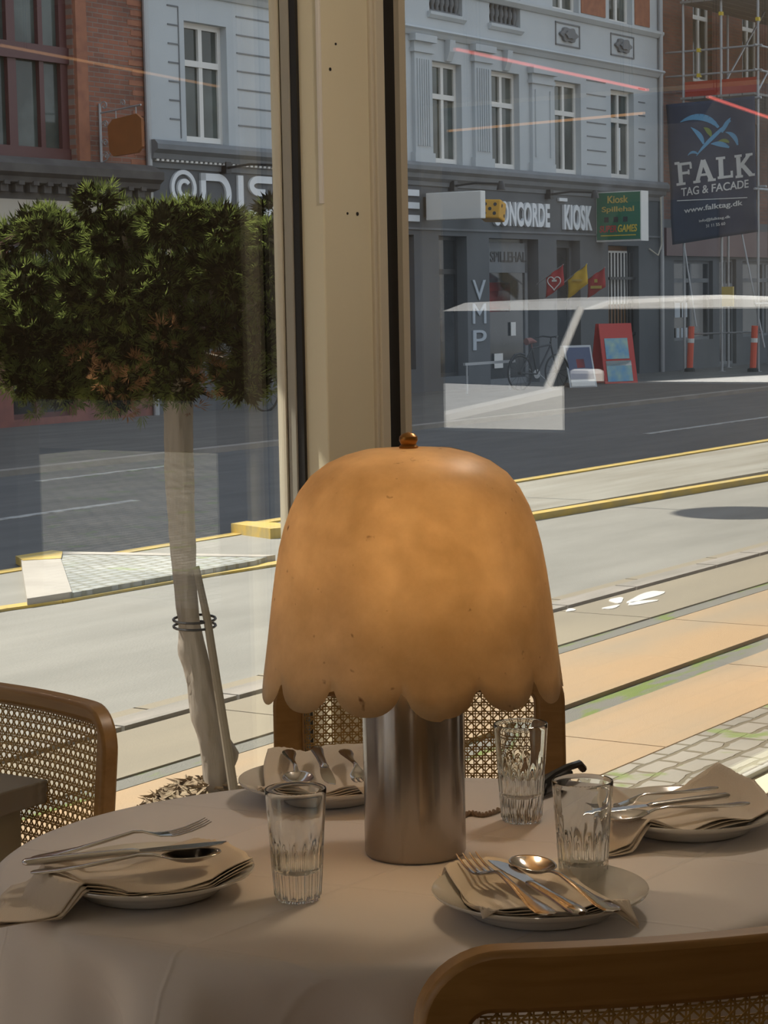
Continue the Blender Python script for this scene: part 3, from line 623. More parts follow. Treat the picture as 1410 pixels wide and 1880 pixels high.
for k in range(3): MB().box(41.97, 41.985, PF-.34-k*.23, PF-.24-k*.23, 3.14, 3.25).build('square_symbol', 'black_metal', t_)

# small flags on slanted poles
def flag(s, p0, z0, p1, z1, mname, label, emblem):
    t_ = thing('shop_flag', label, 'flag', (s, p0, z0), 'S', 'small flags by the kiosk door')
    MB().tube([(s, p0, z0), (s, p1, z1)], .012, 6).build('pole', 'galvanised', t_)
    A_ = Vector((s, p0+(p1-p0)*.35, z0+(z1-z0)*.35)); B_ = Vector((s, p1, z1)); mb = MB(); n_ = 8
    V = []; 
    for i in range(n_+1):
        P = A_.lerp(B_, i/n_)
        for j in range(5):
            V.append((P.x+.02*math.sin(i*1.3+j), P.y, P.z-j*.42/4*(1.0)))
    mb.add(V, [(i*5+j, (i+1)*5+j, (i+1)*5+j+1, i*5+j+1) for i in range(n_) for j in range(4)])
    f = mb.build('cloth', mname, t_, smooth=True, recalc=False); sm = f.modifiers.new('thick', 'SOLIDIFY'); sm.thickness = .006
    em = MB(); c_ = A_.lerp(B_, .5)
    if emblem == 'heart':
        poly = [(c_.y-(.012*16*math.sin(t)**3)*.8, c_.z-.24+.012*.8*(13*math.cos(t)-5*math.cos(2*t)-2*math.cos(3*t)-math.cos(4*t))) for t in [2*PI*k/30 for k in range(30)]]
        for k in range(30):
            a0 = poly[k]; a1 = poly[(k+1) % 30]; em.tube([(s-.035, *a0), (s-.035, *a1)], .012, 4)
        em.box(s-.04, s-.03, c_.y-.06, c_.y+.05, c_.z-.22, c_.z-.18)
    elif emblem == 'bar': em.box(s-.04, s-.03, c_.y-.14, c_.y+.12, c_.z-.33, c_.z-.27); em.box(s-.04, s-.03, c_.y-.04, c_.y+.03, c_.z-.2, c_.z-.13)
    else: em.box(s-.04, s-.03, c_.y-.12, c_.y+.12, c_.z-.2, c_.z-.16)
    em.build('emblem', 'sign_white' if emblem == 'heart' else 'sign_gold', f)
flag(39.0, 21.62, 1.80, 20.98, 2.20, 'flag_red', 'red shop flag with a pale heart outline, leftmost of the three', 'heart')
flag(39.9, 21.62, 1.72, 20.90, 2.22, 'flag_yellow', 'plain yellow shop flag on a slanted pole between the red ones', 'line')
flag(41.0, 21.70, 1.78, 21.05, 2.15, 'flag_red', 'red shop flag with small gold emblem, nearest the green box sign', 'bar')

# pavement signs
def aboard(s, p, wd, ht, mname, label, deco):
    t_ = thing('pavement_sign', label, 'sign', (s, p, G+.05), 'S'); z0 = G+.05
    M_ = Matrix.Translation((s, p, z0)) @ Matrix.Rotation(-.55, 4, 'Z')
    for sg, nme in ((-1, 'front_board'), (1, 'back_board')):
        mb = MB(); mb.add([(-wd/2, sg*.28, 0), (wd/2, sg*.28, 0), (wd/2, sg*.03, ht), (-wd/2, sg*.03, ht), (-wd/2, sg*.31, 0), (wd/2, sg*.31, 0), (wd/2, sg*.06, ht), (-wd/2, sg*.06, ht)],
            [(0, 1, 2, 3), (4, 5, 6, 7), (0, 1, 5, 4), (1, 2, 6, 5), (2, 3, 7, 6), (3, 0, 4, 7)], M_); mb.build(nme, mname, t_)
    def panel(x0, x1, h0, h1, mm, nme):
        f = lambda h: -(.31-.25*h/ht)-.012
        mb = MB(); mb.add([(x0, f(h0), h0), (x1, f(h0), h0), (x1, f(h1), h1), (x0, f(h1), h1), (x0, f(h0)+.011, h0), (x1, f(h0)+.011, h0), (x1, f(h1)+.011, h1), (x0, f(h1)+.011, h1)], [(0, 1, 2, 3), (4, 5, 6, 7), (0, 1, 5, 4), (1, 2, 6, 5), (2, 3, 7, 6), (3, 0, 4, 7)], M_); mb.build(nme, mm, t_)
    for d_ in deco: panel(*d_)
aboard(37.45, 19.9, .62, .82, 'galvanised', 'small pavement board with a dark blue poster beside the parked bicycle', [(-.27, .27, .16, .78, 'poster_blue', 'poster'), (-.27, .27, .02, .15, 'sign_white', 'poster_strip'), (-.08, .1, .38, .55, 'sign_red', 'poster_emblem')])
aboard(39.3, 20.0, .78, 1.22, 'sign_red', 'tall red pavement board with two scenic posters by the kiosk entrance', [(-.30, .25, .50, .92, 'poster_sky', 'upper_poster'), (-.32, .28, .04, .46, 'poster_sky', 'lower_poster'), (-.32, .28, .36, .46, 'sign_white', 'poster_strip')])

# bicycles
def bicycle(s, p, rz, label, mname='bike_black'):
    t_ = thing('bicycle', label, 'bicycle', (s, p, G+.05), 'S'); z0 = G+.05; M_ = Matrix.Translation((s, p, z0)) @ Matrix.Rotation(rz, 4, 'Z')
    R = .33
    for x in (-.52, .52):
        mb = MB(); mb.tube([(x+R*math.cos(k*PI/16), 0, R+.0+R*math.sin(k*PI/16)) for k in range(32)], .018, 6, closed=True, M=M_)
        for k in range(12): mb.tube([(x, 0, R), (x+R*math.cos(k*PI/6+.1), 0, R+R*math.sin(k*PI/6+.1))], .003, 4, M=M_)
        mb.tube([(x, -.04, R), (x, .04, R)], .03, 8, M=M_); mb.build('wheel', 'tyre', t_)
    mb = MB(); H = (.36, 0, .86); S_ = (-.18, 0, .80); BB = (-.05, 0, .30)
    for a, b in [(H, S_), (H, BB), (S_, BB), (S_, (-.52, 0, R)), (BB, (-.52, 0, R)), ((.34, 0, .92), (.40, 0, .70)), ((.40, 0, .70), (.52, 0, R))]: mb.tube([a, b], .018, 8, M=M_)
    mb.tube([(-.84, 0, .40), (-.80, 0, .55), (-.66, 0, .69), (-.52, 0, .71), (-.38, 0, .68)], .02, 6, M=M_)
    mb.build('frame', mname, t_)
    mb = MB(); mb.tube([(.20, -.28, 1.0), (.34, -.2, 1.02), (.36, 0, 1.0), (.34, .2, 1.02), (.20, .28, 1.0)], .015, 8, M=M_); mb.tube([(.36, 0, .88), (.36, 0, 1.0)], .015, 8, M=M_); mb.build('handlebar', mname, t_)
    mb = MB(); mb.tube([(-.34, 0, .93), (-.22, 0, .95), (-.06, 0, .92)], [.07, .06, .02], 10, M=M_); mb.tube([(-.18, 0, .8), (-.2, 0, .93)], .014, 6, M=M_); mb.build('saddle', 'brown_red' if 'hall' in label else mname, t_)
    mb = MB(); mb.lathe([(.09, -.006), (.09, .006)], 20, M=M_ @ Matrix.Translation((-.05, 0, .3)) @ Matrix.Rotation(PI/2, 4, 'X')); mb.tube([(-.05, -.06, .3), (.08, -.08, .2)], .01, 6, M=M_); mb.tube([(-.05, .06, .3), (-.18, .08, .4)], .01, 6, M=M_); mb.build('crank', 'galvanised', t_)
bicycle(36.3, 20.1, -.25, 'dark bicycle parked in front of the gaming hall door')
bicycle(28.6, 20.6, -.1, 'dark bicycle standing by the grey wall, half hidden behind the tree')
t_ = MB().box(34.2, 36.1, PF-1.3, PF-1.25, .28, .33).tube([(34.3, PF-1.27, G+.05), (34.3, PF-1.27, .3)], .02).tube([(35.9, PF-1.27, G+.05), (35.9, PF-1.27, .3)], .02).build('bicycle_rail', 'galvanised', None, 'S')
tag(t_, 'low grey metal rail on the pavement in front of the far shop window', 'rail')

# ---- brick building behind the scaffolding
D = thing('scaffolded_building', 'brown brick building behind scaffolding at the right edge', 'building', (50, PF, G), 'S')
dw = [(47.1, 48.2, 6.6, 9.0), (50.0, 51.1, 6.6, 9.0), (47.1, 48.2, 3.9, 5.8), (50.0, 51.1, 3.9, 5.8)]
mb = MB(); wall_open(mb, 45.3, 62, 3.3, 17.7, dw, PF, .3); mb.box(45.3, 62, PF+.31, PF+9, G, 17.7); mb.build('wall', 'brown_brick', D, recalc=False)
for o in dw: casement(D, *o, PF+.12)
so_ = [(46.0, 48.2, .45, 2.35), (48.6, 49.6, G+.1, 2.4), (50.0, 53.0, .45, 2.35), (53.6, 57, .45, 2.35)]
mb = MB(); wall_open(mb, 45.3, 62, G, 3.3, so_, PF, .3); mb.build('shop_front', 'plaster_dark', D, recalc=False)
for o in so_: casement(D, *o, PF+.1, 'cornice_grey', 'dark_pane', .75, .07, 2, name='shop_window')
MB().box(45.4, 62, PF-.1, PF, 2.45, 3.1).build('fascia', 'oxblood', D)
tm = MB(); add_text(tm, 'Cafe', (46.3, PF+.08, .5), SX, ZX, .9, .3, .01, .02) if False else tm.box(46.2, 46.5, PF+.08, PF+.09, 1.0, 1.35); tm.box(46.6, 46.9, PF+.08, PF+.09, 1.0, 1.35); tm.box(46.3, 46.45, PF+.08, PF+.09, .5, .75); tm.box(46.55, 46.65, PF+.08, PF+.09, .5, .75); tm.box(46.75, 46.9, PF+.08, PF+.09, .5, .75)
tm.build('window_poster', 'letter_grey', D)

# scaffolding
sc = thing('scaffolding', 'steel tube scaffolding with plank decks in front of the brown brick building', 'scaffolding', (46, 20.5, G+.05), 'S')
PP = (21.35, 20.4, 19.5); SSs = (45.6, 48.1, 50.6, 53.1)
for s_ in SSs:
    for p_ in (21.35, 20.4, 19.5):
        if p_ == 20.4 and s_ > 46: continue
        mb = MB(); mb.tube([(s_, p_, G+.05), (s_, p_, 12.4)], .032, 8); mb.lathe([(.09, G+.05), (.09, G+.06)], 8, s_, p_); mb.build('upright', 'galvanised', sc)
for z in (6.02, 8.2, 10.4):
    mb = MB()
    for k in range(6): mb.box(45.5, 53.3, 19.55+k*.31, 19.55+k*.31+.28, z, z+.05)
    mb.build('deck', 'planks', sc)
    for zz in (z+.55, z+1.1):
        mb = MB(); mb.tube([(45.6, 21.9, zz), (45.6, 19.4, zz)], .025, 8); mb.build('guard_rail', 'galvanised', sc)
        mb = MB(); mb.tube([(45.4, 19.5, zz), (53.3, 19.5, zz)], .025, 8); mb.build('guard_rail', 'galvanised', sc)
mb = MB(); mb.tube([(45.6, 21.9, 3.95), (45.6, 19.3, 3.95)], .03, 8); mb.tube([(45.55, 21.35, 5.9), (45.55, 19.4, 5.95)], .03, 8); mb.tube([(45.4, 19.5, 3.9), (53.3, 19.5, 3.9)], .03, 8); mb.tube([(45.4, 19.5, 1.3), (53.3, 19.5, 1.3)], .025, 8); mb.tube([(45.6, 21.1, .62), (45.6, 19.4, .66)], .02, 8); mb.build('ledger', 'galvanised', sc)
for (a, b) in [((45.6, 20.4, 6.2), (48.1, 20.4, 8.2)), ((45.6, 21.35, 2.7), (45.6, 21.05, .8)), ((45.6, 19.9, 2.9), (45.6, 19.35, .3)), ((45.6, 19.5, 6.1), (48.1, 19.5, 8.2)), ((45.6, 21.3, 8.2), (45.6, 19.6, 10.3))]:
    mb = MB(); mb.tube([a, b], .022, 8); mb.build('brace', 'galvanised', sc)
mb = MB(); mb.box(45.58, 45.60, 19.5, 21.3, 6.08, 6.42); mb.build('toe_netting', 'red_mesh', sc)
mb = MB()
for (p_, z_) in [(20.95, 6.55), (20.95, 7.12), (20.4, 7.9), (19.5, 7.7)]: mb.box(45.55, 45.65, p_-.04, p_+.04, z_-.04, z_+.04)
mb.build('coupler', 'sign_yellow', sc)

# navy banner hung on the scaffold end
bn = thing('banner', 'dark navy banner with a pale blue bird emblem and white lettering on the scaffolding', 'banner', (45.5, 20.5, 2.7), 'S')
def bw(u, v):   # u along -p 0..1, v up 0..1
    p = (21.60+(21.74-21.60)*v) + ((19.47+(19.52-19.47)*v)-(21.60+(21.74-21.60)*v))*u
    z = (2.70+(2.93-2.70)*u)*(1-v) + (5.93+.05*u)*v
    return Vector((45.48+.035*math.sin(9*u+3*v)+.02*math.sin(14*v+2), p, z))
N1, N2 = 26, 34; V = [bw(i/N1, j/N2) for i in range(N1+1) for j in range(N2+1)]
mb = MB(); mb.add(V, [(i*(N2+1)+j, (i+1)*(N2+1)+j, (i+1)*(N2+1)+j+1, i*(N2+1)+j+1) for i in range(N1) for j in range(N2)])
o = mb.build('banner_cloth', 'banner_cloth', bn, smooth=True, recalc=False); sm = o.modifiers.new('thick', 'SOLIDIFY'); sm.thickness = .004
def bpoly(mb, poly, off=.012):
    P = [bw(u, v)+Vector((-off, 0, 0)) for u, v in poly]; Q = [a+Vector((.008, 0, 0)) for a in P]; n = len(P)
    mb.add(P+Q, [tuple(range(n)), tuple(range(n, 2*n))]+[(i, (i+1) % n, n+(i+1) % n, n+i) for i in range(n)])
def btext(mb, body, u0, v0, wu, hv, offset):
    v, f = text_mesh(body, wu, hv, .01, offset); off = len(mb.v)
    for a in v:
        q = bw(u0+a[0], v0+a[1]) + Vector((-.014+(-.008 if a[2] > .01 else 0), 0, 0)); mb.v.append(tuple(q))
    for ff in f: mb.f.append(tuple(i+off for i in ff)); mb.m.append(0)
tm = MB()
def seg(u0, v0, u1, v1, wd, k=.62):
    d = Vector((u1-u0, (v1-v0)/k)); n = Vector((-d.y, d.x)).normalized()*wd/2; bpoly(tm, [(u0-n.x, v0-n.y*k), (u1-n.x, v1-n.y*k), (u1+n.x, v1+n.y*k), (u0+n.x, v0+n.y*k)])
def ser(u, v, w_=.085): bpoly(tm, [(u-w_/2, v-.009), (u+w_/2, v-.009), (u+w_/2, v+.009), (u-w_/2, v+.009)])
b0, t0 = .425, .575
seg(.13, b0, .13, t0, .05); seg(.13, t0-.01, .27, t0-.01, .03); seg(.13, (b0+t0)/2, .24, (b0+t0)/2, .03); ser(.13, b0, .11); ser(.10, t0, .06); seg(.265, t0-.01, .265, t0-.05, .025); seg(.235, .485, .235, .52, .02)
seg(.33, b0, .41, t0, .045); seg(.49, b0, .41, t0, .05); seg(.36, b0+.045, .46, b0+.045, .028); ser(.325, b0); ser(.495, b0); 
seg(.60, b0, .60, t0, .05); ser(.60, t0, .10); seg(.56, b0+.01, .72, b0+.01, .03); seg(.715, b0, .715, b0+.05, .025)
seg(.80, b0, .80, t0, .05); ser(.80, b0); ser(.80, t0); seg(.81, (b0+t0)/2-.01, .93, t0, .04); seg(.85, (b0+t0)/2, .94, b0, .05); ser(.95, b0, .07); ser(.93, t0, .08)
btext(tm, 'TAG & FACADE', .13, .335, .78, .06, .012)
tm.build('white_lettering', 'sign_white', bn)
tm = MB(); btext(tm, 'www.falktag.dk', .16, .20, .68, .05, .015); btext(tm, 'info@falktag.dk', .34, .125, .36, .026, .01); btext(tm, '31 11 55 60', .42, .085, .22, .022, .01); tm.box(45.44, 45.452, 19.7, 21.45, 3.70, 3.72); tm.build('contact_lettering', 'sign_white', bn)
tm = MB()
def curve(pts, wd):
    for i in range(len(pts)-1):
        a = pts[i]; b = pts[i+1]; k = .62; wa = wd*math.sin(PI*(i+.35)/(len(pts))); wb = wd*math.sin(PI*(i+1.35)/(len(pts)+.6)) 
        d = Vector((b[0]-a[0], (b[1]-a[1])/k)); n = Vector((-d.y, d.x)).normalized(); bpoly(tm, [(a[0]-n.x*wa/2, a[1]-n.y*wa*k/2), (b[0]-n.x*wb/2, b[1]-n.y*wb*k/2), (b[0]+n.x*wb/2, b[1]+n.y*wb*k/2), (a[0]+n.x*wa/2, a[1]+n.y*wa*k/2)])
def bez(p0, p1, p2, n=9): return [((1-t)**2*p0[0]+2*t*(1-t)*p1[0]+t*t*p2[0], (1-t)**2*p0[1]+2*t*(1-t)*p1[1]+t*t*p2[1]) for t in [k/n for k in range(n+1)]]
curve(bez((.16, .865), (.42, .94), (.58, .80)), .075); curve(bez((.28, .82), (.40, .76), (.42, .69)), .05); curve(bez((.34, .61), (.48, .72), (.72, .84)), .045); curve(bez((.72, .86), (.66, .82), (.62, .76)), .05)
curve(bez((.66, .76), (.78, .74), (.80, .655)), .05); curve(bez((.50, .685), (.60, .69), (.70, .645)), .06); curve(bez((.24, .62), (.30, .66), (.36, .62)), .03)
tm.build('bird_emblem', 'banner_blue', bn)
tm = MB(); curve(bez((.42, .81), (.48, .79), (.50, .74)), .05); curve(bez((.58, .70), (.66, .71), (.70, .68)), .04); tm.build('emblem_accent', 'banner_green', bn)

# orange marker sleeves on scaffold feet
for (p_, lab) in [(21.1, 'orange marker sleeve with a white band at the scaffold corner post'), (19.52, 'orange marker sleeve on the rightmost scaffold post')]:
    t_ = thing('marker_post', lab, 'marker', (45.45, p_, G+.05), 'S')
    mb = MB(); mb.tube([(45.45, p_+.05, G+.1), (45.45, p_, .80)], .075, 10); mb.build('sleeve', 'orange_post', t_)
    mb = MB(); mb.tube([(45.45, p_+.017, .42), (45.45, p_+.012, .52)], .079, 10); mb.build('reflective_band', 'sign_white', t_)
    MB().lathe([(.13, G+.05), (.12, G+.12), (.08, G+.14)], 12, 45.45, p_+.05).build('foot', 'tyre', t_)
# pictures of the rest of the far ground storey
mb = MB(); mb.box(45.32, 45.38, 20.0, 20.28, 1.25, 1.7); t_ = mb.build('notice_board', 'sign_gold', None, 'S'); t_['label'] = 'small yellow notice hung on the right scaffold post'; t_['category'] = 'sign'

# street lamp over the road (its shadow falls on the near lane)
t_ = thing('street_lamp', 'disc-shaped street lamp hung on a wire over the road', 'lamp', (14.85, 12.0, 7.1), 'S')
MB().lathe([(.5, 7.1), (.55, 7.16), (.42, 7.3), (.12, 7.42)], 24, 14.85, 12.0).build('lamp_shade', 'galvanised', t_)
MB().tube([(14.85, PF, 8.4), (14.85, 16.5, 7.75), (14.85, 12.0, 7.45), (14.85, 7.5, 7.75), (14.85, 3.2, 8.2)], .012, 6).build('span_wire', 'black_metal', t_)

# ================================================================== TREE outside the window
tb = Vector((-0.462, 6.2, G))
T = thing('topiary_tree', 'clipped conifer with ragged dark green crown and leaning bare trunk outside the window', 'tree', tuple(tb))
TRZ = [G, -0.025, 0.074, 0.19, 0.305, 0.436, 0.566, 0.76, 0.953, 1.065, 1.208, 1.55]
TRX = [-.503, -.5044, -.505, -.5182, -.5377, -.5632, -.5822, -.5912, -.5939, -.5939, -.5931, -.592]
TRR = [.047, .0435, .0435, .044, .046, .037, .031, .036, .041, .041, .040, .030]
def tp(k):   # trunk centre line
    z = G+.05+(1.54-(G+.05))*k
    return Vector((float(np.interp(z, TRZ, TRX)), 6.2+.01*math.sin(k*5), z))
V = []; Fc = []; n1, n2 = 90, 30
for i in range(n1+1):
    k = i/n1; c_ = tp(k); z = c_.z; r0 = float(np.interp(z, TRZ, TRR))
    sm_ = sum(float(np.interp(z+d_, TRZ, TRX)) for d_ in (-.05, -.02, 0, .02, .05))/5
    for j in range(n2):
        a = 2*PI*j/n2
        rr = r0*(1+.07*math.sin(3*a+k*7)+.04*math.sin(7*a+k*23)+.035*math.sin(11*a-k*41)+.03*math.sin(17*a+k*90))
        rr += .026*math.exp(-((z-.165)/.035)**2)*max(0, math.cos(a+.15))**2   # burr on the right
        rr += .012*math.exp(-((z-.47)/.035)**2)*max(0, math.cos(a-PI))**2+.009*math.exp(-((z-.27)/.03)**2)*max(0, math.cos(a-PI))**2
        V.append((sm_+rr*math.cos(a), c_.y+rr*math.sin(a), c_.z))
Fc = [(i*n2+j, i*n2+(j+1) % n2, (i+1)*n2+(j+1) % n2, (i+1)*n2+j) for i in range(n1) for j in range(n2)]
MB().add(V, Fc).build('trunk', 'bark', T, smooth=True, sangle=60)
mb = MB()
for (e, r_) in [((-.80, 6.1, 1.55), .018), ((-.90, 6.3, 1.35), .014), ((-.36, 6.15, 1.5), .016), ((-.30, 6.25, 1.35), .012), ((-.62, 6.35, 1.7), .015), ((-.72, 6.0, 1.70), .014), ((-.42, 6.1, 1.65), .012)]:
    s_ = tp(.9); e = Vector(e); m_ = s_.lerp(e, .5)+Vector((0, 0, -.03)); mb.tube([s_, m_, e], [r_*1.3, r_, r_*.5], 8)
mb.build('branch', 'bark', T, smooth=True)
mb = MB(); mb.tube([(-.549, 6.13, .736), (-.52, 6.13, .575), (-.498, 6.13, .398), (-.475, 6.13, .22), (-.455, 6.13, .057), (-.44, 6.13, G+.15)], [.010, .012, .013, .014, .015, .015], 10); mb.build('stake', 'stake_wood', T, smooth=True)
mb = MB()
for z in (.555, .575):
    mb.tube([Vector((-.562+.062*math.cos(a), 6.175+.062*math.sin(a), z+.004*math.sin(a))) for a in [2*PI*k/20 for k in range(20)]], .004, 6, closed=True)
mb.build('tie_wire', 'black_metal', T)
# crown sprays
def crown(name, clumps, nper, mname, size, sd=1, wide=.0011):
    rng = np.random.default_rng(sd); V = []; Fq = []
    for (cx, cy, cz, R) in clumps:
        n = int(nper*(R/.12)**2)
        for _ in range(n):
            d = rng.normal(size=3); d /= np.linalg.norm(d); rad = R*(.55+.45*rng.random())
            p = np.array([cx, cy, cz])+d*rad*np.array([1, 1, .9])
            ax = d*1.0+np.array([0, 0, .35])+rng.normal(size=3)*.35; ax /= np.linalg.norm(ax)
            s1 = np.cross(ax, rng.normal(size=3)); s1 /= np.linalg.norm(s1)
            L = size*(.7+.6*rng.random())
            nb = 9
            for b in range(nb):
                an = (b-(nb-1)/2)*.26+rng.normal()*.12; lb = L*(1-.09*abs(b-(nb-1)/2))*(.8+.4*rng.random())
                dv = ax*math.cos(an)+s1*math.sin(an); nn = np.cross(dv, np.cross(ax, s1)); 
                st = p+ax*L*.12*abs(b-(nb-1)/2)*.0+dv*L*.1; e = st+dv*lb*.8+np.cross(ax, s1)*rng.normal()*.08*L; mid = (st+e)/2; wdt = wide+.0009*rng.random()
                o = len(V); nn = nn/(np.linalg.norm(nn)+1e-9)
                V += [tuple(st), tuple(mid+nn*wdt), tuple(e), tuple(mid-nn*wdt)]; Fq.append((o, o+1, o+2, o+3))
    me = bpy.data.meshes.new(name); ob = bpy.data.objects.new(name, me); C.objects.link(ob); ob.parent = T; ob['kind'] = 'stuff'
    b0_ = np.array(ORG[T.name]); me.from_pydata((np.array(V)-b0_).tolist(), [], Fq); me.materials.append(MATS[mname]); return ob
def px(x, y, Y=6.2):   # helper for measuring: pixel of the photo -> point at depth Y
    d = fw + r2*((x-705)/F) - u2*((y-940)/F); return Vector((0, 0, CAMZ)) + d*(Y/d.y)
cl = []; rc = random.Random(5)
outline = [(25, 440, .07), (60, 410, .075), (100, 430, .08), (20, 500, .06), (60, 520, .08), (185, 380, .075), (195, 355, .05), (150, 450, .10), (215, 440, .09), (255, 430, .08), (285, 410, .06), (320, 420, .08), (360, 410, .08), (395, 400, .06), (430, 420, .08), (470, 440, .08), (500, 390, .055), (505, 440, .07), (500, 500, .08),
    (120, 520, .11), (180, 540, .13), (240, 540, .12), (300, 520, .12), (370, 500, .12), (430, 510, .12), (480, 550, .09), (30, 580, .09), (15, 640, .07), (70, 620, .12), (130, 620, .12), (190, 640, .12), (250, 620, .11), (60, 690, .08), (110, 700, .09), (160, 700, .08), (70, 735, .045), (130, 728, .045), (210, 720, .08), (250, 740, .055), (190, 745, .04),
    (290, 690, .08), (310, 590, .09), (300, 730, .05), (470, 640, .09), (455, 700, .08), (490, 700, .06), (420, 690, .06), (480, 600, .09), (420, 600, .07), (410, 720, .045), (330, 640, .10), (340, 700, .075), (375, 600, .09), (0, 700, .05), (220, 395, .05), (270, 385, .02), (-30, 560, .10), (-30, 640, .09)]
for (x, y, R) in outline:
    for q in range(2 if R > .075 else 1):
        Y = 6.2+rc.uniform(-.28, .28)*(1 if R > .07 else .5); P = px(x, y, 6.2); cl.append((P.x+rc.uniform(-.01, .01), Y, P.z, R*rc.uniform(.82, .95)))
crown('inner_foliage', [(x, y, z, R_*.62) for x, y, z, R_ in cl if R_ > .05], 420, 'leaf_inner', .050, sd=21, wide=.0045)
crown('foliage', cl, 210, 'leaf_green', .040, sd=3)
cb = [(px(x, y, 6.2).x, 6.2+dy, px(x, y, 6.2).z, R) for x, y, R, dy in [(290, 590, .05, 0), (270, 640, .06, .05), (300, 660, .055, -.1), (370, 650, .06, .05), (385, 690, .06, 0), (350, 620, .05, .1), (330, 700, .05, .1), (240, 700, .045, -.15), (400, 610, .05, -.05), (170, 660, .05, -.2), (280, 670, .05, -.33), (330, 610, .045, -.33), (400, 690, .05, -.30), (215, 690, .05, -.32), (360, 740, .03, -.1), (240, 745, .035, -.1)]]
crown('dry_foliage', cb, 90, 'leaf_brown', .036, sd=9)
mb = MB(); mb.lathe([(.19, G-.0), (.225, G+.27), (.232, G+.29), (.212, G+.29), (.205, G+.25), (.001, G+.25)], 32, -.55, 6.2); t_ = mb.build('planter', 'planter', None, base=(-.55, 6.2, G), smooth=True)
tag(t_, 'round dark planter holding the conifer, filled with dry leaf litter', 'planter')
mb = MB(); rr = random.Random(3)
for k in range(260):
    a = rr.uniform(0, 2*PI); r_ = .20*math.sqrt(rr.random()); x = -.55+r_*math.cos(a); y = 6.2+r_*math.sin(a)
    h = G+.29+.09*(1-(r_/.2)**2)+rr.uniform(-.01, .015); M_ = Matrix.Translation((x, y, h)) @ Matrix.Rotation(rr.uniform(0, 6.3), 4, 'Z') @ Matrix.Rotation(rr.uniform(-.7, .7), 4, 'X') @ Matrix.Rotation(rr.uniform(-.7, .7), 4, 'Y')
    L = rr.uniform(.02, .05); mb.add([(-L, 0, 0), (0, .011, .004), (L, 0, 0), (0, -.011, .004)], [(0, 1, 2, 3)], M_)
mb.lathe([(.205, G+.25), (.18, G+.29), (.10, G+.345), (.002, G+.37)], 24, -.55, 6.2)
o = mb.build('leaf_litter', 'soil_litter', None, base=(-.55, 6.2, G+.25), recalc=False); tag(o, 'dry brown leaf litter heaped in the planter around the trunk foot', 'litter', kind='stuff')

# ================================================================== RESTAURANT ROOM (street frame)
SILL = -.195
PW = 2.95; S0, S1, P0 = -4.5, 9.0, -4.2; HC = 3.15
def st(name, mb, mm, **k): return mb.build(name, mm, None, 'S', kind='structure', **k)
st('floor', MB().box(S0-.2, S1+.2, P0-.2, PW+.02, FL-.25, FL), 'floor_boards', base=(2, 0, FL-.25))
st('ceiling', MB().box(S0-.2, S1+.3, P0-.2, PW+.35, HC, HC+.3), 'room_ceiling')
st('wall_back', MB().box(S0-.2, S1+.2, P0-.2, P0, FL, HC), 'room_wall')
st('wall_left', MB().box(S0-.2, S0, P0, PW-.1, FL, HC), 'room_wall')
# unseen right end wall, openings shaped to put haze and car reflections in the panes
mb = MB(); ops_ = [(-2.5, -1.05, FL+.05, .98), (-.86, -.60, 1.75, 2.9), (.26, 1.05, .85, 2.45), (1.05, 2.60, 1.09, 2.45)]
PB = sorted({P0, PW+.3} | {a for o in ops_ for a in o[:2]}); ZB = sorted({FL, HC} | {a for o in ops_ for a in o[2:]})
for i in range(len(PB)-1):
    for j in range(len(ZB)-1):
        cp, cz = (PB[i]+PB[i+1])/2, (ZB[j]+ZB[j+1])/2
        if not any(o[0] < cp < o[1] and o[2] < cz < o[3] for o in ops_): mb.box(S1, S1+.2, PB[i], PB[i+1], ZB[j], ZB[j+1])
st('wall_right', mb, 'room_wall')
# window wall: low sill wall, head, post and end piers
st('wall_window_sill', MB().box(S0-.2, S1+.2, PW-.12, PW+.06, G-.1, SILL-.03), 'exterior_render')
st('wall_window_head', MB().box(S0-.2, S1+.2, PW-.12, PW+.3, 2.95, HC), 'exterior_render')
st('trim_1', MB().box(S0, S1, PW-.14, PW+.05, SILL-.03, SILL), 'cream_paint', bevel=.006)
# the post between the two panes, with its mouldings
mb = MB(); mb.box(4.094, 4.365, 2.83, PW+.012, SILL, 2.95); st('trim_2', mb, 'cream_paint', bevel=.004)
mb = MB(); mb.box(4.290, 4.345, 2.820, 2.832, SILL, 2.95); mb.box(4.30, 4.335, 2.812, 2.822, SILL, 2.95); st('trim_3', mb, 'light_frame', bevel=.003)
mb = MB(); mb.box(4.088, 4.096, 2.829, 2.840, 1.72, 2.95); st('post_edge_highlight', mb, 'white_paint', bevel=.002)  # white strip stands in for sunlight grazing the post's upper edge
mb = MB(); mb.box(4.084, 4.10, 2.893, 2.910, SILL, 2.95); mb.box(4.365, 4.56, 2.925, 2.945, SILL, 2.95); st('trim_5', mb, 'rubber')
st('trim_9', MB().box(4.080, 4.10, 2.912, 2.936, SILL, 2.95), 'grey_frame', bevel=.002); st('trim_10', MB().box(4.086, 4.10, 2.909, 2.940, SILL, 2.95), 'rubber')
def win(name, a, b):
    f = thing(name, '', '', (a, PW, SILL), 'S')
    for k_ in ('label', 'category'): del f[k_]
    f['kind'] = 'structure'
    mb = MB(); mb.box(a, a+.03, PW-.012, PW+.010, SILL, 2.95); mb.box(b-.006, b, PW-.008, PW+.008, SILL, 2.95); mb.box(a, b, PW-.012, PW+.010, SILL, SILL+.02); mb.box(a, b, PW-.03, PW+.03, 2.90, 2.95)
    mb.build('window_frame', 'grey_frame', f)
    mb = MB(); mb.box(a+.01, b-.01, PW-.003, PW+.003, SILL+.03, 2.92); mb.build('pane', 'window_glass', f)
    return f
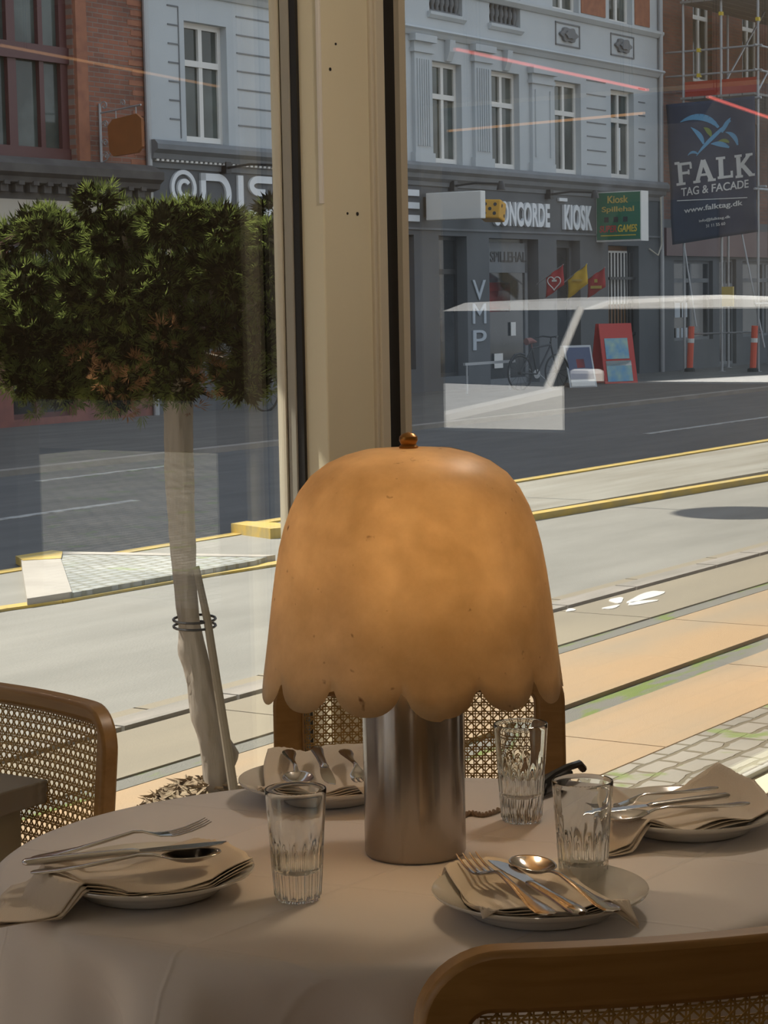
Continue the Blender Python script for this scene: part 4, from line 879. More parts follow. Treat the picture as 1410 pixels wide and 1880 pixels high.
win('window_1', .3, 4.092); win('window_2', 4.55, 8.9); win('window_3', -4.2, .1)
st('trim_6', MB().box(4.076, 4.10, 2.940, 2.962, SILL, 2.95), 'light_frame')
st('trim_8', MB().box(4.555, 4.585, PW-.04, PW+.04, SILL, 2.95), 'light_frame')
# little screw holes in the post
mb = MB()
for (s_, z_, r_) in [(4.13, 2.03, .004), (4.155, 2.09, .003), (4.232, 1.70, .0045), (4.19, 1.70, .003)]:
    mb.lathe([(r_, 0), (r_, .002)], 10, M=Matrix.Translation((s_, 2.8300, z_)) @ Matrix.Rotation(PI/2, 4, 'X'))
st('trim_7', mb, 'rubber')
# unseen awning, added to block the sun from the tables
aw = thing('awning', 'unseen sand-coloured awning added over the restaurant window to block the sun', 'awning', (2.3, PW+.3, 3.0), 'S')
AWP = 4.05
mb = MB(); mb.prism([(PW+.28, 3.42), (PW+.28, 3.40), (AWP, 3.02), (AWP, 3.05)], S0-.3, S1+.4, axis='x'); mb.build('canopy', 'awning_cloth', aw)
mb = MB(); mb.tube([(S0-.3, AWP, 3.03), (S1+.4, AWP, 3.03)], .03, 10); mb.build('front_bar', 'galvanised', aw)
for s_ in (-2, 2.0, 8.5):
    mb = MB(); mb.tube([(s_, PW+.25, 3.2), (s_, AWP, 3.02)], .02, 8); mb.build('arm', 'galvanised', aw)
st('wall_upper', MB().box(S0-.3, S1+.3, P0-.2, PW+.3, HC+.3, 9), 'exterior_render')

# unseen globe lamps, added to brighten the post, tables and room
def globe(s_, p_, z_, e, label):
    t_ = thing('added_pendant', label, 'lamp', (s_, p_, z_), 'S', 'unseen globe pendant lamps added to light the room')
    mb = MB(); mb.sphere((s_, p_, z_), .09, 12); mb.build('globe', 'added_lamp_glow', t_, smooth=True)
    MB().tube([(s_, p_, z_+.09), (s_, p_, HC)], .006, 6).build('cord', 'black_metal', t_)
    l = bpy.data.lights.new('bulb', 'POINT'); l.energy = e; l.color = (1.0, .86, .72); l.shadow_soft_size = .10
    lo = bpy.data.objects.new('bulb', l); C.objects.link(lo); lo.parent = t_; lo.location = (0, 0, -.16)
globe(-1.2, -0.4, 2.45, 5, 'added globe pendant lamp behind the viewer, nearest the left wall')
globe(3.5, 1.55, 2.5, 14, 'added globe pendant lamp above the tables, lighting the window post')
globe(5.2, -2.9, 2.45, 15, 'added globe pendant lamp toward the back right corner')
def tube_light(a, b, mm, label):
    t_ = thing('tube_light', label, 'lamp', a, 'S', 'thin tube lights hung in the room')
    MB().tube([a, b], .006, 8).build('tube', mm, t_)
    for k in (.1, .9):
        q = Vector(a).lerp(Vector(b), k); MB().tube([tuple(q), (q.x, q.y, HC)], .003, 6).build('hanger', 'black_metal', t_)
tube_light((6.54, 1.96, 2.375), (8.37, 1.81, 2.375), 'red_neon', 'thin red tube light hung parallel to the window, the longer red one')
tube_light((8.10, 2.22, 2.30), (8.80, 2.19, 2.26), 'red_neon', 'short red tube light hung nearest the window at the far end')
tube_light((8.80, .55, 2.30), (8.60, 1.68, 2.30), 'warm_neon', 'orange tube light hung across the far end of the room')
tube_light((6.40, -.08, 2.54), (8.28, -.43, 2.54), 'warm_neon', 'orange tube light hung deeper in the room, parallel to the window')

# ================================================================== CAR on the side street (seen only as a reflection in the glass)
def mir(P):   # a point seen in the glass -> the real point
    v = MS.inverted() @ Vector(P); return Vector((v.x, 2*PW-v.y, v.z))
car = thing('car', 'white car standing in the side street, mirrored in the right pane', 'car', (14.0, -1.5, G), 'S')
MIRR = Matrix.Translation((0, 2*PW, 0)) @ Matrix.Scale(-1, 4, (0, 1, 0)) @ MS.inverted()
ax_ = math.atan2(.57, .82); ori = Vector((1.17, 15.0)); q_ = Vector((math.cos(ax_), math.sin(ax_))); r_ = Vector((-q_.y, q_.x)); ori = ori - q_*1.25*1.0 + r_*1.25*.74
MCAR = MIRR @ Matrix.Translation((ori.x, ori.y, G)) @ Matrix.Rotation(ax_, 4, 'Z') @ Matrix.Scale(1.25, 4)
def carx(mb, poly, w0, w1, M_):
    n = len(poly); V = [(x, w0, z) for x, z in poly]+[(x, w1, z) for x, z in poly]; mb.add(V, [tuple(range(n)), tuple(range(n, 2*n))]+[(i, (i+1) % n, n+(i+1) % n, n+i) for i in range(n)], M_)
mb = MB(); carx(mb, [(0, .3), (0, .66), (.10, .82), (1.0, .94), (3.9, .95), (4.05, .85), (4.05, .3)], -.84, .84, MCAR); mb.build('body', 'car_white', car, bevel=.06)
mb = MB(); carx(mb, [(1.25, 1.35), (1.50, 1.42), (2.4, 1.44), (3.5, 1.40), (3.65, 1.33)], -.70, .70, MCAR); mb.build('roof', 'car_white', car, bevel=.03)
mb = MB(); carx(mb, [(1.0, .94), (1.27, 1.37), (3.62, 1.34), (3.9, .95)], -.72, .72, MCAR); mb.build('cabin_glass', 'dark_pane', car)
mb = MB()
for y_ in (-.75, .75):
    for (a, b) in [((.98, .92), (1.27, 1.38)), ((3.92, .94), (3.62, 1.36))]: mb.tube([(a[0], y_, a[1]), (b[0], y_*.95, b[1])], .022, 8, M=MCAR)
mb.build('window_pillar', 'car_white', car)
for x in (.75, 3.25):
    for y_ in (-.78, .78):
        mb = MB(); mb.lathe([(.16, -.09), (.29, -.09), (.30, 0), (.29, .09), (.16, .09)], 24, M=MCAR @ Matrix.Translation((x, y_, .30)) @ Matrix.Rotation(PI/2, 4, 'X')); mb.build('wheel', 'tyre', car)
for y_ in (-.95, .95):
    mb = MB(); mb.box(1.05, 1.17, y_-.09, y_+.09, .92, 1.04, MCAR); mb.build('wing_mirror', 'car_white', car, bevel=.03)
sb = thing('corner_building', 'dark stone building across the side street, seen only mirrored in the glass', 'building', (20.5, -4, G), 'S')
MB().box(20.5, 28, -22, 5.0, G, 12).build('wall', 'dark_stone', sb)
for k in range(9):
    for z in (.5, 3.6): MB().box(20.44, 20.52, 3.4-k*2.6, 4.5-k*2.6, z, z+2.0).build('window', 'dark_pane', sb)

# ================================================================== TABLE
TC = (0.03, 2.79); RX, RY = 0.56, 0.478; TZ = 0.75
tt = thing('dining_table', 'oval pedestal dining table under the white cloth', 'table', (TC[0], TC[1], FL))
mb = MB(); mb.prism([(TC[0]+(RX-.012)*math.cos(k*PI/32), TC[1]+(RY-.012)*math.sin(k*PI/32)) for k in range(64)], .715, TZ-.004); mb.build('tabletop', 'brown_wood_dark', tt)
mb = MB(); mb.lathe([(.26, FL), (.26, FL+.02), (.05, FL+.05), (.04, .60), (.12, .715)], 24, *TC); mb.build('pedestal', 'black_metal', tt, smooth=True)
rf_ = random.Random(2); V = []; NA = 288
prof = [(0.0, 0), (.15, 0), (.3, 0), (.45, 0), (.6, 0), (.75, 0), (.86, 0), (.93, 0), (.965, 0), (.985, -.002), (.998, -.007), (1.006, -.016), (1.010, -.03)] + [(1.012+.04*k/18, -.03-.24*k/18) for k in range(1, 19)]
ph = [rf_.uniform(0, 6.3) for _ in range(5)]
def cloth_pt(a, r, dz):
    fold = 0
    if dz < -.015:
        k = min(1, (-dz-.015)/.07)
        k *= 1-.6*max(0, math.sin(a))**.5
        fold = k*(.026*(1-2*abs(math.sin(4.5*a+ph[0]))**.8)+.018*math.sin(14*a+ph[1])+.012*math.sin(5*a+ph[2])+.008*math.sin(23*a+ph[3]))
    drop = 1+.22*math.cos(4*(a+.5)) if dz < -.05 else 1
    zz = TZ+.002+(dz*drop)
    return (TC[0]+(RX*r+fold)*math.cos(a), TC[1]+(RY*r+fold)*math.sin(a), zz)
for (r, dz) in prof:
    for k in range(NA): V.append(cloth_pt(2*PI*k/NA, max(r, 1e-4), dz))
Fc = [(i*NA+k, i*NA+(k+1) % NA, (i+1)*NA+(k+1) % NA, (i+1)*NA+k) for i in range(len(prof)-1) for k in range(NA)]
o = MB().add(V, Fc).build('tablecloth', 'pressed_cloth', None, base=(TC[0], TC[1], TZ), smooth=True, sangle=80)
tag(o, 'white pressed tablecloth with soft hanging folds over the oval table', 'tablecloth')
CZ = TZ+.002

# ================================================================== LAMP
LX, LY = 0.034, 2.80
L = thing('table_lamp', 'mushroom table lamp with scalloped amber parchment shade and brushed steel cylinder base', 'lamp', (LX, LY, CZ))
mb = MB(); mb.lathe([(.064, CZ), (.0665, CZ+.002), (.068, CZ+.006), (.068, CZ+.34), (.066, CZ+.343)], 72, LX, LY); mb.build('base', 'brushed_steel', L, smooth=True)
mb = MB(); mb.lathe([(.06, CZ+.343), (.012, CZ+.346), (.010, CZ+.40), (.018, CZ+.405), (.018, CZ+.45)], 24, LX, LY); mb.lathe([(.005, CZ+.45), (.005, 1.30)], 10, LX, LY); mb.build('stem', 'brass', L, smooth=True)
mb = MB(); mb.sphere((LX, LY, 1.155), .030, 12, 1.2); mb.build('bulb', 'porcelain', L, smooth=True)
mb = MB(); mb.lathe([(.012, 1.2965), (.013, 1.300), (.010, 1.303), (.0125, 1.308), (.0120, 1.313), (.008, 1.317), (.001, 1.319)], 20, LX, LY); mb.build('finial', 'brass', L, smooth=True)
sh = [(0.004, 1.2975), (.03, 1.2975), (.06, 1.2955), (.085, 1.289), (.108, 1.279), (.130, 1.263), (.146, 1.243), (.158, 1.220), (.167, 1.195), (.174, 1.168), (.180, 1.135), (.185, 1.10), (.190, 1.06), (.194, 1.03), (.1975, 1.005), (.2015, .975)]
NP = 13; mb = MB(); PC = -PI/2+.171
def shade_pt(a, r, z, off=0.0, extra=0.0):
    q = ((a-PC)/(2*PI/NP)+.5) % 1.0*2-1; kk = int(((a-PC)/(2*PI/NP)+.5) // 1)
    zz = z; rr_ = r
    if z < 1.06:
        tgt = .983+.043*(1-math.sqrt(max(0, 1-abs(q)**2.3)))+.003*math.sin(kk*2.3); zz = 1.06-(1.06-tgt)*(1.06-z)/(1.06-.985)
        rr_ = float(np.interp(-zz, [-s_[1] for s_ in sh], [s_[0] for s_ in sh])); rr_ += .0012*math.sin(kk*1.9)*(1.06-zz)/.07
    rr_ += off*min(1, r/.1)+extra*max(0, (1.06-zz)/.07)**1.5
    return (LX+rr_*math.cos(a), LY+rr_*math.sin(a), zz+off*max(0, 1-r/.1))
NC = NP*16; V = []
for (r, z) in sh:
    for j in range(NC): V.append(shade_pt(PC+2*PI*(j+.5)/NC, r, z))
mb.add(V, [(i*NC+j, i*NC+(j+1) % NC, (i+1)*NC+(j+1) % NC, (i+1)*NC+j) for i in range(len(sh)-1) for j in range(NC)])
for (c0, ex) in ((PC+4*(2*PI/NP), .012),):   # overlapping outer petals
    V = []; n_ = 17
    for (r, z) in sh[2:]:
        for j in range(n_):
            a = c0+(j/(n_-1)-.5)*(2*PI/NP)*.998; V.append(shade_pt(a, r, z, .0011, ex*(j/(n_-1))))
    mb.add(V, [(i*n_+j, i*n_+j+1, (i+1)*n_+j+1, (i+1)*n_+j) for i in range(len(sh)-3) for j in range(n_-1)])
o = mb.build('shade', 'parchment', L, smooth=True, sangle=70, recalc=False); sm = o.modifiers.new('thick', 'SOLIDIFY'); sm.thickness = .0005; sm.offset = 0
l = bpy.data.lights.new('lamp_bulb', 'POINT'); l.energy = 1.35; l.color = (1.0, .77, .49); l.shadow_soft_size = .030
lo = bpy.data.objects.new('lamp_bulb', l); C.objects.link(lo); lo.parent = L; lo.location = (0, 0, 1.155-CZ); lo.location.y = -.055
# twisted cord with its black plug
def cordpts(ph_):
    P = [Vector(p) for p in [(.06, 2.86, CZ+.004), (.095, 2.96, CZ+.003), (.115, 3.0, CZ+.003), (.135, 2.99, CZ+.003), (.160, 3.02, CZ+.003), (.20, 3.09, CZ+.003), (.235, 3.12, CZ+.006)]]
    out = []; n = 90
    for i in range(n):
        t_ = i/(n-1)*(len(P)-1); k = min(int(t_), len(P)-2); f_ = t_-k
        p0 = P[max(k-1, 0)]; p1 = P[k]; p2 = P[k+1]; p3 = P[min(k+2, len(P)-1)]
        q = .5*((2*p1)+(p2-p0)*f_+(2*p0-5*p1+4*p2-p3)*f_*f_+(3*p1-p0-3*p2+p3)*f_**3)
        out.append(q+Vector((.0022*math.cos(i*.9+ph_), 0, .0022*math.sin(i*.9+ph_)+.001)))
    return out
mb = MB(); mb.tube(cordpts(0), .0024, 6); mb.tube(cordpts(PI), .0024, 6); mb.build('cord', 'cord_fabric', L, smooth=True)
mb = MB(); mb.tube([(.225, 3.10, CZ+.012), (.235, 3.12, CZ+.016), (.26, 3.17, CZ+.018), (.275, 3.20, CZ+.014)], [.010, .014, .012, .008], 12)
mb.tube([(.226, 3.10, CZ+.022), (.245, 3.13, CZ+.028), (.27, 3.17, CZ+.030), (.292, 3.205, CZ+.028), (.300, 3.222, CZ+.016)], .006, 8)
mb.tube([(.222, 3.095, CZ+.010), (.226, 3.10, CZ+.024)], .009, 8); mb.build('plug', 'black_plastic', L, smooth=True)

# ================================================================== TUMBLERS
def tumbler(x, y, label, s=1.0, rz=0.0):
    H = .140*s; rt_, rb_ = .0385*s, .0285*s; n = 96; NF = 16
    outer = []; zs = [0, .003, .006, .012, .022, .034, .046, .056, .062, .068, .074, .082, .095, .11, .125, .138, .1435]
    V = []; M_ = Matrix.Translation((x, y, CZ+.0012)) @ Matrix.Rotation(rz, 4, 'Z')
    for z in zs:
        z *= s*.9655; r = rb_+(rt_-rb_)*z/H
        if z < .004*s: r -= .0018*s
        for k in range(n):
            a = 2*PI*k/n; f = .5+.5*math.cos(NF*a)
            dep = 0
            if z <= .062*s: dep = .0026*s*abs(math.sin(NF*a/2))**.6-.0006
            elif z <= .082*s: dep = .0026*s*max(0, abs(math.sin(NF*a/2))**.6-(z-.062*s)/(.020*s))
            V.append(((r-dep)*math.cos(a), (r-dep)*math.sin(a), z))
    rim = [(rt_-.0004, .1397*s), (rt_-.0014, .1402*s), (rt_-.0022, .1394*s)]
    inner = [(rb_+(rt_-rb_)*z*s/H-.0023*s-(.0007 if z < .08 else 0), z*s) for z in (.130, .11, .09, .07, .05, .042)] + [(.022*s, .0355*s), (.012*s, .0335*s), (.0006, .033*s)]
    for (r, z) in rim+inner:
        for k in range(n): a = 2*PI*k/n; V.append((r*math.cos(a), r*math.sin(a), z))
    m_ = len(V)//n; Fc = [(i*n+k, i*n+(k+1) % n, (i+1)*n+(k+1) % n, (i+1)*n+k) for i in range(m_-1) for k in range(n)]
    Fc.append(tuple(range(n))[::-1]); Fc.append(tuple(range((m_-1)*n, m_*n)))
    mb = MB(); mb.add(V, Fc, M_); o = mb.build('drinking_glass', 'clear_glass', None, base=(x, y, CZ), smooth=True, sangle=40)
    tag(o, label, 'glass', 'empty fluted tumblers on the table')
tumbler(-.116, 2.585, 'empty fluted tumbler on the left, in front of the lamp base')
tumbler(.241, 2.60, 'empty fluted tumbler standing right behind the front plate', rz=.1)
tumbler(.188, 2.965, 'empty fluted tumbler furthest back, beside the lamp cord', rz=.05)

# ================================================================== PLATES, NAPKINS, CUTLERY
PR = .131
PROF = [(.0, .006), (.04, .0055), (.078, .006), (.088, .010), (.094, .0165), (.110, .0235), (.128, .0300), (PR, .0315)]
def plate(x, y, label):
    pr = [(.0005, .006), (.04, .0055), (.078, .006), (.088, .010), (.094, .0165), (.110, .0235), (.128, .0300), (.1305, .0317), (PR, .0303), (.1295, .0280), (.110, .0190), (.095, .0115), (.088, .0045), (.080, .0015), (.078, .0002), (.074, .0002), (.073, .002), (.0005, .002)]
    mb = MB(); mb.lathe([(r, z+CZ+.0008) for r, z in pr], 72, x, y); o = mb.build('plate', 'porcelain', None, base=(x, y, CZ), smooth=True, sangle=50)
    tag(o, label, 'plate', 'white side plates on the table')
    return (x, y)
def surf(pc, x, y):
    r = math.hypot(x-pc[0], y-pc[1])
    if r <= PR: return CZ+.0015+float(np.interp(r, [a for a, b in PROF], [max(b, .012) for a, b in PROF]))
    return CZ+max(.002, .0325-(r-PR)*1.1)
def napkin(pc, corners, label, seed, layers=4, puff=0.0, wav=.004, hem=None):
    """folded cloth: closed stack of layers draped over plate pc, corners counter-clockwise"""
    rg = random.Random(seed); c = [Vector(a) for a in corners]; N1, N2 = 44, 34
    f1, f2, f3 = rg.uniform(0, 6), rg.uniform(0, 6), rg.uniform(0, 6)
    root = thing('napkin', label, 'napkin', (pc[0], pc[1], CZ+.01), group='folded cloth napkins on the plates')
    tops = None
    for L_ in range(layers):
        mb = MB(); V = []; ins = .0035*(layers-1-L_)
        for i in range(N1+1):
            u = i/N1
            for j in range(N2+1):
                v = j/N2
                P = (c[0]*(1-u)*(1-v)+c[1]*u*(1-v)+c[2]*u*v+c[3]*(1-u)*v)
                e = min(u, 1-u, v, 1-v)
                ed = math.exp(-e*9)
                P = P+Vector((math.sin(v*9+f1+L_)*.0030, math.sin(u*11+f2+L_*1.3)*.0030))*ed*1.2
                cen = (c[0]+c[1]+c[2]+c[3])/4; P = P+(cen-P)*(ins*.4/.1)*ed
                z = surf(pc, P.x, P.y)+.0022+L_*.0017
                z += wav*(.4+ed)*(.5+.5*math.sin(u*13+f3+v*3+L_*.5))*(.35+.65*L_/(layers-1 or 1))
                z += puff*(v**3)*(.6+.4*math.sin(u*6+f1))
                V.append((P.x, P.y, z))
        mb.add(V, [(i*(N2+1)+j, (i+1)*(N2+1)+j, (i+1)*(N2+1)+j+1, i*(N2+1)+j+1) for i in range(N1) for j in range(N2)])
        o = mb.build('cloth_layer', 'napkin', root, smooth=True, recalc=False); sm = o.modifiers.new('thick', 'SOLIDIFY'); sm.thickness = .0012; sm.offset = -1
    return root
def frame_at(a, b, roll=0.0, z0=0, z1=0):
    """matrix with local +x from handle end a to tip b (world xy), heights z0 z1; returns matrix and length"""
    A_ = Vector((a[0], a[1], z0)); B_ = Vector((b[0], b[1], z1)); x = (B_-A_); L_ = x.length; x.normalize(); y = Vector((0, 0, 1)).cross(x).normalized(); z = x.cross(y)
    M_ = Matrix(((x.x, y.x, z.x, A_.x), (x.y, y.y, z.y, A_.y), (x.z, y.z, z.z, A_.z), (0, 0, 0, 1))) @ Matrix.Rotation(roll, 4, 'X'); return M_, L_
def sweep(mb, st_, M_, n=12):
    """stations (x, half width, centre height, half thickness)"""
    V = []
    for (x, hw, zc, ht) in st_:
        for k in range(n):
            a = 2*PI*k/n; V.append((x, hw*math.cos(a), zc+ht*math.sin(a)))
    m_ = len(st_); mb.add(V, [(i*n+k, i*n+(k+1) % n, (i+1)*n+(k+1) % n, (i+1)*n+k) for i in range(m_-1) for k in range(n)]+[tuple(range(n))[::-1], tuple(range((m_-1)*n, m_*n))], M_)
def handle(Ln):
    return [(0, .0035, .002, .0008), (.004, .0085, .002, .0013), (.012, .0105, .002, .0015), (.03, .0100, .0022, .0015), (.055, .0062, .0032, .0018), (.085, .0038, .006, .0022), (Ln, .0030, .010, .0019)]
def spoon(a, b, z0, z1, label):
    M_, L_ = frame_at(a, b, 0, z0, z1); k = L_/.215; M_ = M_ @ Matrix.Scale(k, 4)
    t_ = thing('spoon', label, 'spoon', tuple(M_.translation), group='stainless steel spoons')
    mb = MB(); sweep(mb, handle(.12)+[(.138, .0034, .0085, .0016), (.150, .0045, .005, .0012)], M_); mb.build('handle', 'steel', t_, smooth=True)
    mb = MB(); V = []; n1, n2 = 18, 28
    for i in range(n1+1):
        r = i/n1
        for k in range(n2):
            a_ = 2*PI*k/n2; x = .181+.034*r*math.cos(a_); y = .0225*r*math.sin(a_)*(1+.06*math.cos(a_)); z = .006-.009*(1-r**2.0)+.001*r; V.append((x, y, z))
    mb.add(V, [(i*n2+q, i*n2+(q+1) % n2, (i+1)*n2+(q+1) % n2, (i+1)*n2+q) for i in range(n1) for q in range(n2)], M_)
    o = mb.build('bowl', 'steel', t_, smooth=True, sangle=80, recalc=False); sm = o.modifiers.new('thick', 'SOLIDIFY'); sm.thickness = .0013; sm.offset = 1
def fork(a, b, z0, z1, label):
    M_, L_ = frame_at(a, b, 0, z0, z1); k = L_/.21; M_ = M_ @ Matrix.Scale(k, 4)
    t_ = thing('fork', label, 'fork', tuple(M_.translation), group='stainless steel forks')
    mb = MB(); sweep(mb, handle(.12)+[(.130, .0042, .0085, .0016), (.139, .0085, .005, .0012), (.147, .0122, .002, .0011), (.160, .0128, .0, .0011), (.162, .0128, .0, .001)], M_); mb.build('handle', 'steel', t_, smooth=True)
    for q in range(4):
        y = -.0105+q*.007; mb = MB(); V = []; n = 8
        for (x, hw, zc, ht) in [(.160, .0023, 0, .001), (.168, .0019, -.0004, .001), (.185, .0017, .0012, .001), (.200, .0014, .0045, .0009), (.209, .0006, .0075, .0006)]:
            for kk in range(n): an = 2*PI*kk/n; V.append((x, y+hw*math.cos(an), zc+ht*math.sin(an)))
        mb.add(V, [(i*n+kk, i*n+(kk+1) % n, (i+1)*n+(kk+1) % n, (i+1)*n+kk) for i in range(4) for kk in range(n)]+[tuple(range(n))[::-1], tuple(range(4*n, 5*n))], M_); mb.build('tine', 'steel', t_, smooth=True)
def knife(a, b, z0, z1, label):
    M_, L_ = frame_at(a, b, 0, z0, z1); k = L_/.22; M_ = M_ @ Matrix.Scale(k, 4)
    t_ = thing('knife', label, 'knife', tuple(M_.translation), group='stainless steel knives')
    mb = MB(); sweep(mb, [(0, .004, .004, .002), (.004, .0085, .004, .0035), (.02, .0095, .004, .0042), (.06, .0068, .004, .0042), (.11, .0062, .004, .0038), (.118, .0068, .004, .0035), (.124, .005, .004, .002)], M_); mb.build('handle', 'steel', t_, smooth=True)
    mb = MB(); poly = [(.120, -.005), (.128, -.0075), (.15, -.0095), (.18, -.0105), (.20, -.009), (.213, -.004), (.220, .005), (.20, .0072), (.16, .0075), (.125, .006), (.120, .005)]; mb.prism(poly, .0034, .0048, M=M_); mb.build('blade', 'steel', t_, bevel=.0004)

# front setting
pf = plate(.180, 2.508, 'plate in front of the lamp, rim showing on both sides of its napkin')
napkin(pf, [(.108, 2.392), (.288, 2.396), (.222, 2.592), (.058, 2.640)], 'cream napkin on the front plate under a fork, knife and spoon', 4, layers=4, wav=.005)
ZF = CZ+.041
fork((.180, 2.352), (.094, 2.598), ZF, ZF+.002, 'steel fork on the front plate, tines pointing away from the viewer')
knife((.216, 2.352), (.126, 2.585), ZF-.001, ZF, 'steel knife between fork and spoon on the front plate')
spoon((.256, 2.362), (.160, 2.590), ZF, ZF+.001, 'steel spoon with round bowl beside the knife on the front plate')
# left setting
plft = plate(-.303, 2.628, 'plate at the left side of the table, seen from its underside edge')
napkin(plft, [(-.480, 2.46), (-.170, 2.615), (-.225, 2.762), (-.485, 2.640)], 'cream napkin on the left plate with one corner hanging to the cloth', 8, layers=4, wav=.006)
ZL = CZ+.043
fork((-.455, 2.632), (-.236, 2.732), ZL, ZL+.016, 'steel fork on the left plate, tines raised to the right')
knife((-.460, 2.600), (-.208, 2.664), ZL+.002, ZL+.006, 'steel knife lying between fork and spoon on the left plate')
spoon((-.446, 2.575), (-.215, 2.640), ZL-.002, ZL, 'steel spoon nearest the viewer on the left plate')
# right setting
prg = plate(.415, 2.900, 'plate at the right side of the table, by the paving view')
napkin(prg, [(.285, 2.748), (.530, 2.885), (.520, 3.040), (.305, 2.930)], 'beige napkin on the right plate with a raised back corner', 12, layers=3, wav=.006, puff=.030)
ZR = CZ+.043
fork((.462, 2.935), (.275, 2.860), ZR+.006, ZR-.004, 'steel fork on the right plate, furthest from the viewer')
knife((.470, 2.886), (.262, 2.815), ZR+.004, ZR-.002, 'steel knife between the other two on the right plate')
spoon((.492, 2.850), (.285, 2.795), ZR+.003, ZR-.004, 'steel spoon nearest the viewer on the right plate')
# back setting
pb = plate(-.095, 3.130, 'plate behind the lamp base, against the cane chair')
napkin(pb, [(-.190, 3.035), (-.020, 3.005), (-.020, 3.262), (-.185, 3.262)], 'white napkin puffed up on the back plate behind the lamp', 16, layers=4, wav=.006, puff=.022)
ZB = CZ+.043
fork((-.068, 3.225), (-.035, 3.010), ZB+.008, ZB, 'steel fork on the back plate next to the lamp base')
knife((-.112, 3.235), (-.082, 3.010), ZB+.008, ZB, 'steel knife in the middle of the back plate')
spoon((-.155, 3.230), (-.128, 3.015), ZB+.008, ZB, 'steel spoon on the back plate, left of its knife')

# ================================================================== CHAIRS
def cane_panel(mb, X0, X1, Z0, Z1, rc, f, pitch=.0145, thick=.0004):
    """woven cane: pairs of upright and level strands, crossed by diagonals; f(x,z) -> surface point, rc corner radius"""
    def inside(x, z):
        if not (X0 <= x <= X1 and Z0 <= z <= Z1): return False
        cx = min(max(x, X0+rc), X1-rc); cz = min(max(z, Z0+rc), Z1-rc)
        return (x-cx)**2+(z-cz)**2 <= rc*rc+1e-9
    def strand(x0, z0, x1, z1, wd, off):
        n = max(2, int(math.hypot(x1-x0, z1-z0)/.012)); dx, dz = x1-x0, z1-z0; l = math.hypot(dx, dz); nx, nz = -dz/l*wd/2, dx/l*wd/2
        pts = []
        for i in range(n+1):
            t_ = i/n; x = x0+dx*t_; z = z0+dz*t_
            if inside(x, z): pts.append((x, z))
            else:
                if len(pts) > 1: emit(pts, nx, nz, off)
                pts = []
        if len(pts) > 1: emit(pts, nx, nz, off)
    def emit(pts, nx, nz, off):
        o = len(mb.v); 
        for (x, z) in pts:
            for sg in (1, -1):
                for d_ in (off-thick, off+thick):
                    q = f(x+sg*nx, z+sg*nz); mb.v.append((q[0], q[1]+d_, q[2]))
        for i in range(len(pts)-1):
            a = o+4*i; b = a+4
            for (p_, q_) in ((0, 1), (1, 3), (3, 2), (2, 0)): mb.f.append((a+p_, a+q_, b+q_, b+p_)); mb.m.append(0)
    nx_ = int((X1-X0)/pitch); nz_ = int((Z1-Z0)/pitch)
    for i in range(nx_+2):
        for dlt in (-.0019, .0019): strand(X0+(i+.0)*pitch+dlt, Z0, X0+(i+.0)*pitch+dlt, Z1, .0017, 0)
    for j in range(nz_+2):
        for dlt in (-.0019, .0019): strand(X0, Z0+j*pitch+dlt, X1, Z0+j*pitch+dlt, .0017, .0007)
    W_ = X1-X0; H_ = Z1-Z0
    for k in range(-int(H_/pitch)-1, int(W_/pitch)+2):
        for kk in (0,):
            x0 = X0+(k+.5)*pitch; strand(x0, Z0, x0+H_, Z1, .0021, -.0008); strand(x0+H_, Z0, x0, Z1, .0021, .0014)
